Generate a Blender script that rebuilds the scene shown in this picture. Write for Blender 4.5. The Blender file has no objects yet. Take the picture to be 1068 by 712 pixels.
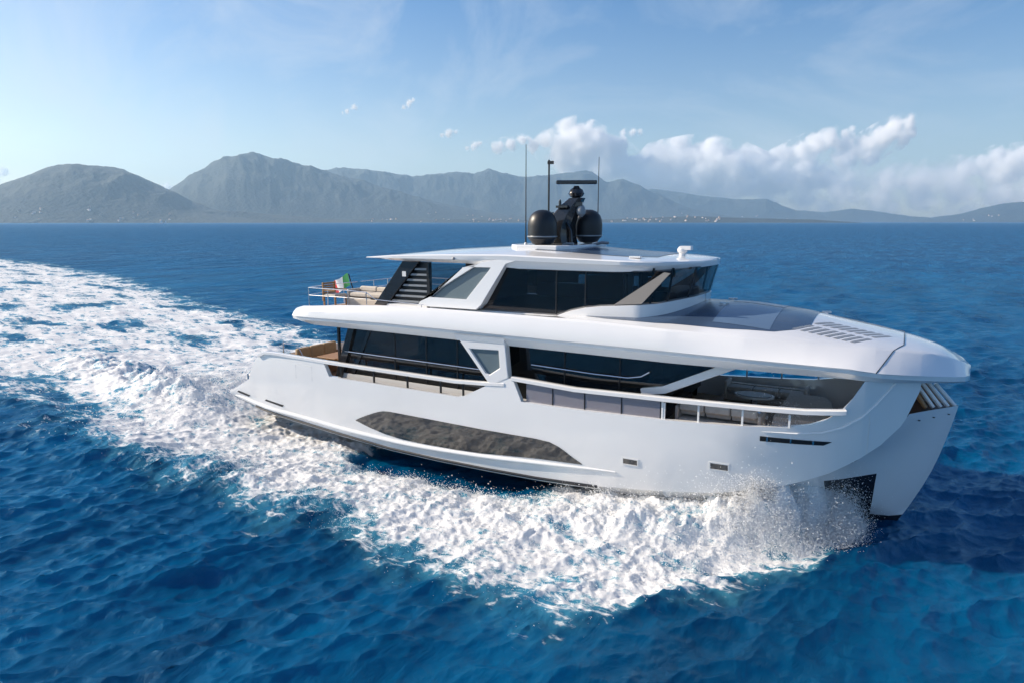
import bpy, bmesh, math, random
import numpy as np
from mathutils import Vector, Matrix
R = math.radians
random.seed(7)
rng = np.random.default_rng(11)
S = bpy.context.scene
COL = S.collection

# ------------------------------------------------------------------ camera
CAM = Vector((25.51, -21.19, 8.4))
VIEW_AZ = R(120.0)                      # horizontal view direction, boat frame (+X bow, +Y port)
cd = bpy.data.cameras.new('camera'); cam = bpy.data.objects.new('camera', cd); COL.objects.link(cam)
cd.sensor_width = 36; cd.lens = 36 * 712 / 1068; cd.clip_start = .1; cd.clip_end = 90000
PITCH = math.atan(124.5 / 712)
cam.location = CAM
cam.rotation_euler = (R(90) - PITCH, 0, VIEW_AZ - R(90))
S.camera = cam

# ------------------------------------------------------------------ light
SUN_EL = R(29)
SUN_AZ = math.atan2(-.42, -.905) + R(-8)  # towards the sun
sd = bpy.data.lights.new('sun', 'SUN'); sun = bpy.data.objects.new('sun', sd); COL.objects.link(sun)
sd.energy = 4.95; sd.angle = R(.53); sd.color = (1, .865, .70)
to_sun = Vector((math.cos(SUN_AZ) * math.cos(SUN_EL), math.sin(SUN_AZ) * math.cos(SUN_EL), math.sin(SUN_EL)))
sun.rotation_euler = to_sun.to_track_quat('Z', 'Y').to_euler()
W = bpy.data.worlds.new('World'); S.world = W; W.use_nodes = True
wn = W.node_tree.nodes; wl = W.node_tree.links; wn.clear()
sky = wn.new('ShaderNodeTexSky'); sky.sky_type = 'NISHITA'; sky.sun_disc = False
sky.sun_elevation = SUN_EL; sky.sun_rotation = R(90) - SUN_AZ
sky.altitude = 0; sky.air_density = 1.0; sky.dust_density = .9; sky.ozone_density = 1.2
bg = wn.new('ShaderNodeBackground'); bg.inputs[1].default_value = .096
wo = wn.new('ShaderNodeOutputWorld')
hs = wn.new('ShaderNodeHueSaturation'); hs.inputs['Hue'].default_value = .508
sx = wn.new('ShaderNodeSeparateXYZ'); tcs = wn.new('ShaderNodeTexCoord'); wl.new(tcs.outputs['Generated'], sx.inputs[0])
se = wn.new('ShaderNodeMapRange'); se.inputs[1].default_value = 0; se.inputs[2].default_value = .32; se.inputs[3].default_value = .98; se.inputs[4].default_value = 1.5
wl.new(sx.outputs['Z'], se.inputs[0]); wl.new(se.outputs[0], hs.inputs['Saturation'])
wl.new(sky.outputs[0], hs.inputs['Color']); # thin high cirrus, part of the sky itself
tcw = wn.new('ShaderNodeTexCoord'); mpw = wn.new('ShaderNodeMapping'); mpw.inputs['Rotation'].default_value = (.5, .35, .6); mpw.inputs['Scale'].default_value = (1.1, 4.2, 3.0)
nw_ = wn.new('ShaderNodeTexNoise'); nw_.inputs['Scale'].default_value = 1.7; nw_.inputs['Detail'].default_value = 9; nw_.inputs['Roughness'].default_value = .62; nw_.inputs['Distortion'].default_value = .8
crw = wn.new('ShaderNodeMapRange'); crw.inputs[1].default_value = .45; crw.inputs[2].default_value = .80; crw.inputs[4].default_value = .62
mxw = wn.new('ShaderNodeMixRGB'); mxw.inputs[2].default_value = (5.6, 6.0, 6.4, 1)
wl.new(tcw.outputs['Generated'], mpw.inputs[0]); wl.new(mpw.outputs[0], nw_.inputs['Vector']); wl.new(nw_.outputs[0], crw.inputs[0]); wl.new(crw.outputs[0], mxw.inputs[0])
wl.new(hs.outputs[0], mxw.inputs[1]); wl.new(mxw.outputs[0], bg.inputs[0]); wl.new(bg.outputs[0], wo.inputs[0])

S.view_settings.view_transform = 'Standard'; S.view_settings.look = 'None'
S.view_settings.exposure = .55; S.view_settings.gamma = 1
S.view_settings.use_curve_mapping = False
S.render.engine = 'CYCLES'
S.cycles.use_denoising = True
S.cycles.max_bounces = 24; S.cycles.diffuse_bounces = 4; S.cycles.glossy_bounces = 6; S.cycles.transparent_max_bounces = 16; S.cycles.volume_bounces = 24
S.cycles.sample_clamp_indirect = 5; S.cycles.sample_clamp_direct = 2.2

# ------------------------------------------------------------------ helpers: materials
def mat(name, base=(.8, .8, .8), rough=.5, **kw):
    m = bpy.data.materials.new(name); m.use_nodes = True
    b = m.node_tree.nodes['Principled BSDF']
    b.inputs['Base Color'].default_value = (*base, 1); b.inputs['Roughness'].default_value = rough
    for k, v in kw.items(): b.inputs[k].default_value = v
    return m
def nd(m, typ, **kw):
    n = m.node_tree.nodes.new(typ)
    for k, v in kw.items():
        if k in n.inputs: n.inputs[k].default_value = v
        else: setattr(n, k, v)
    return n
def lk(m, a, b): m.node_tree.links.new(a, b)
def bsdf(m): return m.node_tree.nodes['Principled BSDF']
def vary(m, amount, scale, dark=.8, bump=0):
    """break up a colour with soft noise (dirt, weathering)"""
    b = bsdf(m); c = tuple(b.inputs['Base Color'].default_value)
    tc = nd(m, 'ShaderNodeTexCoord'); n = nd(m, 'ShaderNodeTexNoise', Scale=scale, Detail=6.0)
    lk(m, tc.outputs['Object'], n.inputs['Vector'])
    mx = nd(m, 'ShaderNodeMixRGB'); mx.inputs[1].default_value = c
    mx.inputs[2].default_value = (c[0] * dark, c[1] * dark, c[2] * dark, 1)
    mr = nd(m, 'ShaderNodeMapRange'); mr.inputs[1].default_value = .4; mr.inputs[2].default_value = .7; mr.inputs[4].default_value = amount
    lk(m, n.outputs[0], mr.inputs[0]); lk(m, mr.outputs[0], mx.inputs[0]); lk(m, mx.outputs[0], b.inputs['Base Color'])
    if bump:
        bp = nd(m, 'ShaderNodeBump', Strength=bump, Distance=.01); lk(m, n.outputs[0], bp.inputs['Height']); lk(m, bp.outputs[0], b.inputs['Normal'])
    return m

M = {}
M['white'] = vary(mat('white_gelcoat', (.80, .80, .80), .22, **{'Coat Weight': 1.0, 'Coat Roughness': .04}), .5, .6, .93)
M['offwhite'] = mat('offwhite_paint', (.74, .74, .73), .35)
M['bottom'] = mat('dark_antifoul', (.012, .013, .016), .16)
M['black'] = mat('black_satin', (.012, .012, .014), .35)
M['carbon'] = vary(mat('black_gloss_paint', (.014, .015, .018), .18, **{'Coat Weight': .6}), .6, 5, .5)
M['steel'] = mat('polished_steel', (.75, .75, .76), .18, Metallic=1.0)
M['dome'] = vary(mat('dark_dome', (.010, .012, .016), .42), .5, 4, .7)
M['tancush'] = vary(mat('tan_cushion', (.50, .36, .22), .9), .6, 9, .8, .2)
M['greyglass'] = mat('grey_glass_panel', (.13, .17, .19), .12)
M['sofa'] = vary(mat('cream_cushion', (.62, .56, .48), .9), .6, 9, .85, .2)
M['greysofa'] = vary(mat('grey_cushion', (.66, .61, .55), .9), .6, 9, .8, .2)
M['wicker'] = vary(mat('tan_wood', (.36, .20, .09), .5), .7, 12, .6, .2)
M['darkwood'] = mat('dark_teak', (.10, .05, .03), .5)
M['louvre'] = mat('grey_slat', (.24, .26, .28), .3)

def teak():
    m = mat('teak_planks', (.42, .27, .15), .6); b = bsdf(m)
    tc = nd(m, 'ShaderNodeTexCoord'); sp = nd(m, 'ShaderNodeSeparateXYZ'); lk(m, tc.outputs['Object'], sp.inputs[0])
    f = nd(m, 'ShaderNodeMath', operation='MULTIPLY'); f.inputs[1].default_value = 12; lk(m, sp.outputs['Y'], f.inputs[0])
    fr = nd(m, 'ShaderNodeMath', operation='FRACT'); lk(m, f.outputs[0], fr.inputs[0])
    c = nd(m, 'ShaderNodeMath', operation='LESS_THAN'); c.inputs[1].default_value = .1; lk(m, fr.outputs[0], c.inputs[0])
    n = nd(m, 'ShaderNodeTexNoise', Scale=3.0, Detail=5.0); lk(m, tc.outputs['Object'], n.inputs[0])
    r = nd(m, 'ShaderNodeValToRGB'); r.color_ramp.elements[0].color = (.30, .18, .10, 1); r.color_ramp.elements[1].color = (.50, .34, .21, 1)
    lk(m, n.outputs[0], r.inputs[0])
    mx = nd(m, 'ShaderNodeMixRGB'); mx.inputs[2].default_value = (.03, .02, .02, 1)
    lk(m, c.outputs[0], mx.inputs[0]); lk(m, r.outputs[0], mx.inputs[1]); lk(m, mx.outputs[0], b.inputs['Base Color'])
    return m
M['teak'] = teak()

def tinted(name, tint, rough=.02, base=(.004, .006, .008)):
    """a sheet of tinted glass: what passes is dimmed, what reflects is sharp"""
    m = mat(name, base, rough)
    b = bsdf(m); b.inputs['Specular IOR Level'].default_value = .9; t = nd(m, 'ShaderNodeBsdfTransparent'); t.inputs[0].default_value = (1, 1, 1, 1)
    mx = nd(m, 'ShaderNodeMixShader'); mx.inputs[0].default_value = 1 - tint
    out = m.node_tree.nodes['Material Output']
    lk(m, t.outputs[0], mx.inputs[1]); lk(m, b.outputs[0], mx.inputs[2]); lk(m, mx.outputs[0], out.inputs[0])
    return m
M['glass'] = tinted('dark_tinted_glass', .12)
M['wheelglass'] = tinted('wheelhouse_glass', .42)
M['clearglass'] = tinted('windscreen_glass', .42)
M['balglass'] = tinted('bulwark_glass', .35, .05, (.30, .29, .33))
M['hullglass'] = mat('hull_window_glass', (.014, .0135, .013), .10, **{'Specular IOR Level': 1.0, 'Coat Weight': 1.0, 'Coat Roughness': .02})
M['solar'] = mat('solar_glass', (.045, .075, .13), .22, **{'Specular IOR Level': .8})
M['solar2'] = mat('pale_solar_glass', (.10, .16, .25), .25, **{'Specular IOR Level': .8})

# ------------------------------------------------------------------ helpers: geometry
class MB:
    def __init__(s): s.v = []; s.f = []; s.mi = []
    def add(s, vs, fs, m=0):
        o = len(s.v); s.v += [tuple(v) for v in vs]; s.f += [tuple(i + o for i in f) for f in fs]; s.mi += [m] * len(fs)
    def loft(s, secs, m=0, wrap=False, cap=False):
        n = len(secs[0]); vs = [p for q in secs for p in q]; fs = []
        for i in range(len(secs) - 1):
            for j in range(n if wrap else n - 1):
                a, b = i * n + j, i * n + (j + 1) % n
                fs.append((a, b, b + n, a + n))
        if cap: fs += [tuple(range(n))[::-1], tuple(range((len(secs) - 1) * n, len(secs) * n))]
        s.add(vs, fs, m)
    def box(s, c, d, rz=0, m=0):
        cs, sn = math.cos(rz), math.sin(rz); vs = []
        for z in (-1, 1):
            for x, y in ((-1, -1), (1, -1), (1, 1), (-1, 1)):
                X, Y = x * d[0] / 2, y * d[1] / 2
                vs.append((c[0] + X * cs - Y * sn, c[1] + X * sn + Y * cs, c[2] + z * d[2] / 2))
        s.add(vs, [(3, 2, 1, 0), (4, 5, 6, 7), (0, 1, 5, 4), (1, 2, 6, 5), (2, 3, 7, 6), (3, 0, 4, 7)], m)
    def prism(s, pts, y0, y1, m=0):
        """polygon of (x,z) carried from y0 to y1; y may be a function of (x,z)"""
        n = len(pts); g = lambda y, p: y(*p) if callable(y) else y
        vs = [(p[0], g(y0, p), p[1]) for p in pts] + [(p[0], g(y1, p), p[1]) for p in pts]
        s.add(vs, [tuple(range(n)), tuple(range(2 * n - 1, n - 1, -1))] + [(i, i + n, (i + 1) % n + n, (i + 1) % n) for i in range(n)], m)
    def slab(s, pts, z0, z1, m=0):
        n = len(pts); vs = [(p[0], p[1], z0) for p in pts] + [(p[0], p[1], z1) for p in pts]
        s.add(vs, [tuple(range(n))[::-1], tuple(range(n, 2 * n))] + [(i, (i + 1) % n, (i + 1) % n + n, i + n) for i in range(n)], m)
    def ring(s, outer, inner, y0, y1, m=0):
        n = len(outer); g = lambda y, p: y(*p) if callable(y) else y
        vs = [(p[0], g(y, p), p[1]) for y in (y0, y1) for q in (outer, inner) for p in q]
        fs = []
        for i in range(n):
            j = (i + 1) % n
            fs += [(i, j, n + j, n + i), (2 * n + j, 2 * n + i, 3 * n + i, 3 * n + j), (j, i, 2 * n + i, 2 * n + j), (n + i, n + j, 3 * n + j, 3 * n + i)]
        s.add(vs, fs, m)
    def tube(s, path, r, n=8, m=0, closed=False):
        path = [Vector(p) for p in path]; secs = []
        rr = r if isinstance(r, (list, tuple)) else [r] * len(path)
        for i, p in enumerate(path):
            t = (path[min(i + 1, len(path) - 1)] - path[max(i - 1, 0)]).normalized()
            a = t.cross(Vector((0, 0, 1)))
            if a.length < .05: a = t.cross(Vector((1, 0, 0)))
            a.normalize(); b = t.cross(a)
            secs.append([p + (a * math.cos(2 * math.pi * k / n) + b * math.sin(2 * math.pi * k / n)) * rr[i] for k in range(n)])
        s.loft(secs, m, wrap=True, cap=True)
    def sweep(s, path, w, h, m=0):
        """flat bar: w across (horizontal), h tall, z of the path is its middle"""
        path = [Vector(p) for p in path]; secs = []
        for i, p in enumerate(path):
            t = path[min(i + 1, len(path) - 1)] - path[max(i - 1, 0)]; t.z = 0; t.normalize()
            a = Vector((-t.y, t.x, 0)) * w / 2; u = Vector((0, 0, h / 2)); c = .3
            secs.append([p + a * q + u * k for q, k in ((-1, -1 + c), (-1, 1 - c), (-1 + c, 1), (1 - c, 1), (1, 1 - c), (1, -1 + c), (1 - c, -1), (-1 + c, -1))])
        s.loft(secs, m, wrap=True, cap=True)
    def lathe(s, prof, c, n=20, m=0):
        secs = [[(c[0] + r * math.cos(2 * math.pi * k / n), c[1] + r * math.sin(2 * math.pi * k / n), c[2] + z) for k in range(n)] for r, z in prof]
        s.loft(secs, m, wrap=True, cap=True)
    def mirror(s):
        o = len(s.v); nf = len(s.f)
        s.v += [(x, -y, z) for x, y, z in s.v[:o]]; s.f += [tuple(i + o for i in f[::-1]) for f in s.f[:nf]]; s.mi += s.mi[:nf]
        return s
    def build(s, name, mats, parent=None, bevel=0, angle=35, smooth=True, recalc=True):
        me = bpy.data.meshes.new(name); me.from_pydata(s.v, [], s.f)
        for m in (mats if isinstance(mats, list) else [mats]): me.materials.append(m)
        me.polygons.foreach_set('material_index', s.mi)
        bm = bmesh.new(); bm.from_mesh(me); bmesh.ops.remove_doubles(bm, verts=bm.verts, dist=1e-4)
        if recalc: bmesh.ops.recalc_face_normals(bm, faces=bm.faces)
        bm.to_mesh(me); bm.free()
        if smooth:
            me.polygons.foreach_set('use_smooth', [True] * len(me.polygons)); me.set_sharp_from_angle(angle=R(angle))
        o = bpy.data.objects.new(name, me); COL.objects.link(o)
        if parent: o.parent = parent
        if bevel:
            b = o.modifiers.new('bevel', 'BEVEL'); b.width = bevel; b.segments = 2; b.limit_method = 'ANGLE'; b.angle_limit = R(40); b.harden_normals = True
        return o
def thing(name, label, cat, loc=(0, 0, 0), group=None):
    o = bpy.data.objects.new(name, None); COL.objects.link(o); o.location = loc; tag(o, label, cat, group); return o
def tag(o, label=None, cat=None, group=None, kind=None):
    if label: o['label'] = label
    if cat: o['category'] = cat
    if group: o['group'] = group
    if kind: o['kind'] = kind
    return o
def lerp(tab, x):
    xs = [t[0] for t in tab]; ys = [t[1] for t in tab]
    return float(np.interp(x, xs, ys))
def smooth_tab(tab, n=400, k=9):
    xs = np.linspace(tab[0][0], tab[-1][0], n); ys = np.interp(xs, [t[0] for t in tab], [t[1] for t in tab])
    pad = np.r_[[ys[0]] * k, ys, [ys[-1]] * k]; ys2 = np.convolve(pad, np.ones(2 * k + 1) / (2 * k + 1), 'valid')
    return list(zip(xs, ys2))

# numpy gradient noise
_perm = rng.permutation(4096); _ga = rng.random(4096) * 2 * np.pi
def perlin(x, y, seed=0):
    xi = np.floor(x).astype(np.int64); yi = np.floor(y).astype(np.int64); xf = x - xi; yf = y - yi
    def g(ix, iy, fx, fy):
        h = _perm[(_perm[(ix + seed * 131) & 4095] + iy) & 4095]; a = _ga[h]
        return np.cos(a) * fx + np.sin(a) * fy
    u = xf * xf * xf * (xf * (xf * 6 - 15) + 10); v = yf * yf * yf * (yf * (yf * 6 - 15) + 10)
    a = g(xi, yi, xf, yf); b = g(xi + 1, yi, xf - 1, yf); c = g(xi, yi + 1, xf, yf - 1); d = g(xi + 1, yi + 1, xf - 1, yf - 1)
    return ((a + (b - a) * u) + ((c + (d - c) * u) - (a + (b - a) * u)) * v) * 1.45
def fbm(x, y, octv=5, seed=0, gain=.5, ridge=False):
    t = 0; a = 1; s = 0
    for o in range(octv):
        n = perlin(x * 2 ** o + o * 17.3, y * 2 ** o - o * 9.1, seed + o)
        if ridge: n = 1 - 2 * np.abs(n)
        t = t + a * n; s += a; a *= gain
    return t / s

# ------------------------------------------------------------------ hills across the bay (bearing in degrees, crest height in metres)
from mathutils import noise as mnoise
def at_bearing(b, d): return CAM.x + d * math.cos(R(b)), CAM.y + d * math.sin(R(b))
def hill_material():
    m = mat('wooded_hillside', (.05, .06, .03), .95); b = bsdf(m)
    g = nd(m, 'ShaderNodeNewGeometry'); n = nd(m, 'ShaderNodeTexNoise', Scale=.0035, Detail=9.0, Roughness=.65); lk(m, g.outputs['Position'], n.inputs['Vector'])
    c = nd(m, 'ShaderNodeValToRGB'); e = c.color_ramp.elements
    e[0].position = .38; e[0].color = (.016, .028, .030, 1); e[1].position = .62; e[1].color = (.034, .044, .038, 1)
    x = e.new(.72); x.color = (.07, .068, .058, 1)
    lk(m, n.outputs[0], c.inputs[0]); lk(m, c.outputs[0], b.inputs['Base Color'])
    n2 = nd(m, 'ShaderNodeTexNoise', Scale=.03, Detail=4.0); lk(m, g.outputs['Position'], n2.inputs['Vector'])
    bp = nd(m, 'ShaderNodeBump', Strength=.7, Distance=20.0); lk(m, n2.outputs[0], bp.inputs['Height']); lk(m, bp.outputs[0], b.inputs['Normal'])
    return m
M['hill'] = hill_material()
HILLS = [
 ('hill', 'broad rounded hill at the left edge of the bay', 7000, 1500, [(172.06, 192), (167.02, 301), (161.93, 230), (159.25, 188), (156.22, 287), (154.04, 395), (152.92, 439), (152.07, 455), (150.07, 453), (149.03, 433), (147.14, 341), (146.05, 276), (144.70, 185), (142.76, 101), (139.35, 40), (137.94, 0)]),
 ('mountain', 'tallest peaked mountain left of centre', 9000, 2200, [(150.39, 0), (149.16, 78), (147.23, 263), (145.91, 375), (143.88, 579), (142.17, 730), (141.00, 780), (139.78, 764), (137.70, 705), (134.85, 600), (131.92, 478), (128.14, 328), (124.26, 185), (119.53, 76), (114.78, 0)]),
 ('mountain_ridge', 'long many-topped ridge behind the mast', 11400, 2000, [(140.76, 0), (137.77, 617), (134.85, 773), (133.00, 808), (131.51, 812), (130.38, 786), (128.10, 701), (126.55, 748), (124.22, 767), (123.05, 738), (121.88, 813), (120.71, 753), (119.14, 678), (117.96, 708), (115.62, 781), (113.45, 764), (112.35, 626), (110.97, 639), (109.81, 562), (107.89, 394), (105.61, 211), (102.66, 90), (97.73, 0)]),
 ('far_ridge', 'pale far ridge sloping down to the right', 13000, 700, [(114.78, 0), (111.70, 435), (108.67, 586), (107.16, 548), (104.92, 459), (102.01, 386), (99.90, 397), (98.83, 280), (97.79, 197), (95.77, 162), (93.85, 222), (91.95, 157), (90.11, 93), (88.06, 53), (86.64, 0)]),
 ('headland', 'faint headland at the right edge of the horizon', 12000, 1200, [(90.68, 0), (89.21, 58), (87.24, 111), (85.12, 242), (83.68, 277), (80.70, 404), (76.68, 322), (70.13, 442), (64.14, 0)]),
 ('foreland', 'low dark wooded shore in front of the mountains', 6300, 420, [(149.80, 0), (148.57, 42), (146.68, 81), (144.74, 106), (141.40, 92), (137.91, 57), (135.01, 32), (130.50, 24), (125.06, 30), (117.94, 21), (111.66, 30), (105.59, 54), (101.22, 37), (96.40, 24), (93.15, 0)])]
def hill_height(i, b, t):
    """t from 0 (shore) over 1 (crest) to 2 (back)"""
    _, _, d, dep, tab = HILLS[i]
    crest = np.interp(b, [p[0] for p in tab[::-1]], [p[1] for p in tab[::-1]])
    s = np.where(t < 1, np.sin(np.clip(t, 0, 1) * np.pi / 2) ** 1.15, np.cos(np.clip((t - 1), 0, 1) * np.pi / 2))
    u = np.radians(b) * d
    spur = fbm(u / 650, t * 1.6 + i * 5, 5, 100 + i * 7, .5, True)
    fine = fbm(u / 160, t * dep / 160, 3, 200 + i * 7)
    return crest * s * (1 + .25 * spur * (1 - np.abs(1 - t)) ** 0 * np.clip(np.abs(1 - t) * 2.2, 0.04, 1)) + 16 * fine * np.clip(crest / 120, 0, 1) * s
for i, (nm, lb, d, dep, tab) in enumerate(HILLS):
    b0, b1 = tab[-1][0], tab[0][0]
    nb = int((b1 - b0) / .075); bs = np.linspace(b0, b1, nb); ts = np.r_[np.linspace(0, 1, 44), np.linspace(1, 2, 14)[1:]]
    B, T = np.meshgrid(bs, ts, indexing='ij'); H = hill_height(i, B, T); D = d + (T - 1) * dep
    co = np.stack([CAM.x + D * np.cos(np.radians(B)), CAM.y + D * np.sin(np.radians(B)), np.where((T <= 0) | (T >= 2), -2, H + .5)], -1).reshape(-1, 3)
    n = len(ts); a = np.arange(nb - 1)[:, None] * n + np.arange(n - 1)[None]; q = np.stack([a, a + 1, a + n + 1, a + n], -1).reshape(-1, 4)
    me = bpy.data.meshes.new(nm); me.from_pydata(co.tolist(), [], q.tolist()); me.polygons.foreach_set('use_smooth', [True] * len(q)); me.materials.append(M['hill'])
    o = bpy.data.objects.new(nm, me); COL.objects.link(o); tag(o, lb, 'hill', kind='structure')

# villages along the shore: each a house of its own, a pixel or two wide
hm = [mat('pale_render', c, .9) for c in ((.55, .50, .43), (.45, .36, .28), (.62, .60, .57))]; rm = mat('clay_roof', (.30, .13, .07), .9)
hprot = []
for k in range(3):
    q = MB(); w_, l_, h_ = (14, 20, 9) if k == 0 else (18, 13, 12) if k == 1 else (26, 14, 8)
    q.box((0, 0, h_ / 2 - 3), (l_, w_, h_ + 6), m=0)
    q.add([(-l_ / 2, -w_ / 2, h_), (l_ / 2, -w_ / 2, h_), (l_ / 2, w_ / 2, h_), (-l_ / 2, w_ / 2, h_), (-l_ / 2, 0, h_ + 4), (l_ / 2, 0, h_ + 4)], [(0, 1, 5, 4), (2, 3, 4, 5), (1, 2, 5), (3, 0, 4)], 1)
    hprot.append(q.build('house', [hm[k], rm], None, smooth=False))
spots = []
for (hi_, b_a, b_b, t_a, t_b, cnt) in ((5, 103, 112, .05, .85, 34), (2, 104, 107.5, .10, .30, 12), (5, 118, 132, .1, .9, 26), (0, 146, 156, .02, .16, 22), (3, 98, 102, .02, .2, 8), (4, 84.5, 87, .05, .3, 6), (1, 119, 127, .05, .3, 16)):
    for _ in range(cnt): spots.append((hi_, random.uniform(b_a, b_b), random.uniform(t_a, t_b)))
for n_, (i, b, t) in enumerate(spots):
    d = HILLS[i][2] + (t - 1) * HILLS[i][3]; x, y = at_bearing(b, d); z = float(hill_height(i, np.array(b), np.array(t)))
    o = hprot[n_] if n_ < 3 else hprot[n_ % 3].copy()
    if n_ >= 3: COL.objects.link(o)
    o.location = (x, y, z + .5); o.rotation_euler.z = random.uniform(0, 6.28); s = random.uniform(.55, 1.0); o.scale = (s, s, s)
    tag(o, 'tiny pale house of the villages along the far shore', 'house', 'houses of the villages along the far shore')

# far sailing boats
def sailboat(b, d, label, s):
    x, y = at_bearing(b, d); t = thing('sailing_boat', label, 'sailing boat', (x, y, 0)); t.rotation_euler.z = R(b + 70); t.scale = (s, s, s)
    q = MB(); q.loft([[(u, -w_, 1.2), (u, -w_ * .7, -.2), (u, 0, -.5), (u, w_ * .7, -.2), (u, w_, 1.2)] for u, w_ in ((-6, 1.3), (-2, 1.9), (2, 1.6), (6.5, .05))]); q.slab([(-6, -1.3), (-2, -1.9), (2, -1.6), (6.5, 0), (2, 1.6), (-2, 1.9), (-6, 1.3)], 1.1, 1.25); q.build('hull', M['offwhite'], t)
    q = MB(); q.tube([(.5, 0, 1), (.5, 0, 18)], .12, 6); q.build('mast', M['steel'], t)
    q = MB(); q.loft([[(.3 - (1 - k / 8) * 6.2 * f, .5 * math.sin(f * 3) * (1 - k / 8), 2.4 + k * 1.9) for f in (0, .25, .5, .75, 1)] for k in range(9)]); q.build('mainsail', mat('sailcloth', (.8, .8, .78), .8), t)
    q = MB(); q.loft([[(.6 + (1 - k / 6) * 5.5 * f, .5 * math.sin(f * 3) * (1 - k / 6), 1.8 + k * 2.3) for f in (0, .33, .66, 1)] for k in range(7)]); q.build('jib', bpy.data.materials['sailcloth'], t)
sailboat(146.85, 2900, 'white sailing boat far off in front of the left hill, the left one', 1.0)
sailboat(146.55, 3900, 'fainter distant sail just right of the white sailing boat', .9)

# air between here and the hills
q = MB(); q.box((CAM.x, CAM.y, 548), (29600, 29600, 1104)); hz = q.build('haze', mat('haze_air'), None, smooth=False, recalc=True)
hmt = hz.data.materials[0]; hmt.node_tree.nodes.remove(bsdf(hmt))
vo = nd(hmt, 'ShaderNodeVolumePrincipled'); vo.inputs['Color'].default_value = (.52, .77, 1, 1); vo.inputs['Density'].default_value = 6.2e-5; vo.inputs['Anisotropy'].default_value = .25
lk(hmt, vo.outputs[0], hmt.node_tree.nodes['Material Output'].inputs['Volume'])
tag(hz, 'pale sea haze over the bay', 'haze', kind='stuff')

# clouds: real volumes far beyond the hills (bearing, height, radius)
CD = 22000
CLOUDS = {
 'tall white cumulus cloud rising behind the mast': [(114.89, 2539, 492), (116.03, 2169, 462), (113.19, 2331, 491), (111.79, 2008, 459), (114.47, 1817, 615), (110.24, 1627, 396), (117.20, 2403, 247), (118.21, 2347, 185), (112.53, 1521, 613)],
 'broad white cloud bank above the ridge right of the mast': [(107.98, 1643, 604), (106.15, 1858, 510), (104.34, 1982, 446), (102.52, 1797, 442), (101.09, 1617, 380), (107.17, 1037, 663), (104.59, 1111, 655), (102.07, 1097, 647), (99.62, 1108, 521), (109.29, 1219, 486), (110.18, 932, 426)],
 'slanting bright cloud right of the broad cloud bank': [(97.75, 2040, 257), (96.79, 2211, 284), (95.78, 2352, 225), (94.90, 2466, 140), (94.36, 2584, 84), (98.73, 1919, 259), (99.51, 1656, 318), (97.31, 1470, 342), (95.93, 1133, 395)],
 'tall leaning cloud highest on the right side': [(93.27, 2149, 276), (92.39, 2311, 301), (91.53, 2520, 272), (90.85, 2653, 189), (94.03, 1903, 250), (90.98, 2180, 135), (94.74, 1652, 279), (90.61, 2348, 108), (93.19, 1760, 221)],
 'rounded cloud at the right edge of the sky': [(85.43, 1625, 254), (84.60, 1442, 277), (86.21, 1567, 180), (83.92, 1595, 275), (86.97, 1336, 207), (83.08, 1461, 346), (84.78, 1135, 353)],
 'long low pale cloud bank above the horizon at right': [(105.63, 572, 359), (102.73, 677, 413), (99.89, 611, 406), (97.18, 709, 427), (94.57, 748, 446), (92.05, 706, 437), (89.66, 741, 427), (87.37, 723, 416), (85.18, 681, 406), (83.13, 711, 395), (95.80, 431, 282), (91.37, 415, 271), (86.73, 396, 258), (90.91, 1034, 270), (93.38, 1162, 276), (99.9, 1080, 430), (97.2, 1050, 430), (94.6, 1080, 420), (92, 1100, 400), (89.6, 1050, 420), (87.4, 1000, 420), (85.2, 1050, 420), (83.0, 1050, 420), (88.5, 1350, 300), (90.5, 1400, 260)],
 'small puffy cloud left of the tall cumulus': [(120.16, 2405, 185), (121.09, 2289, 185), (119.15, 2520, 154), (118.60, 2520, 93)],
 'little cloud left of the small puffy cloud': [(123.03, 2344, 123), (123.65, 2256, 77), (122.64, 2403, 93)],
 'tiny bright slanting cloud high in the middle of the sky': [(128.18, 3597, 98), (128.64, 3452, 73), (127.87, 3683, 61)],
 'tiny faint cloud low left of the slanting one': [(132.44, 3410, 91), (133.04, 3292, 75), (133.41, 3231, 45)],
 'faint small cloud over the middle ridge': [(125.11, 2711, 123), (125.65, 2652, 77), (124.49, 2742, 77)],
 'thin flat cloud right of the tall cumulus top': [(111.08, 2689, 107), (110.32, 2712, 107), (109.72, 2707, 76)],
 'white cloud at the left edge above the left hill': [(156.02, 1242, 125), (156.44, 1188, 149), (156.87, 1088, 198)],
 'white cloud showing in the gap between the two left hills': [(146.29, 928, 166), (146.82, 792, 165), (145.81, 772, 167)]}
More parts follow.
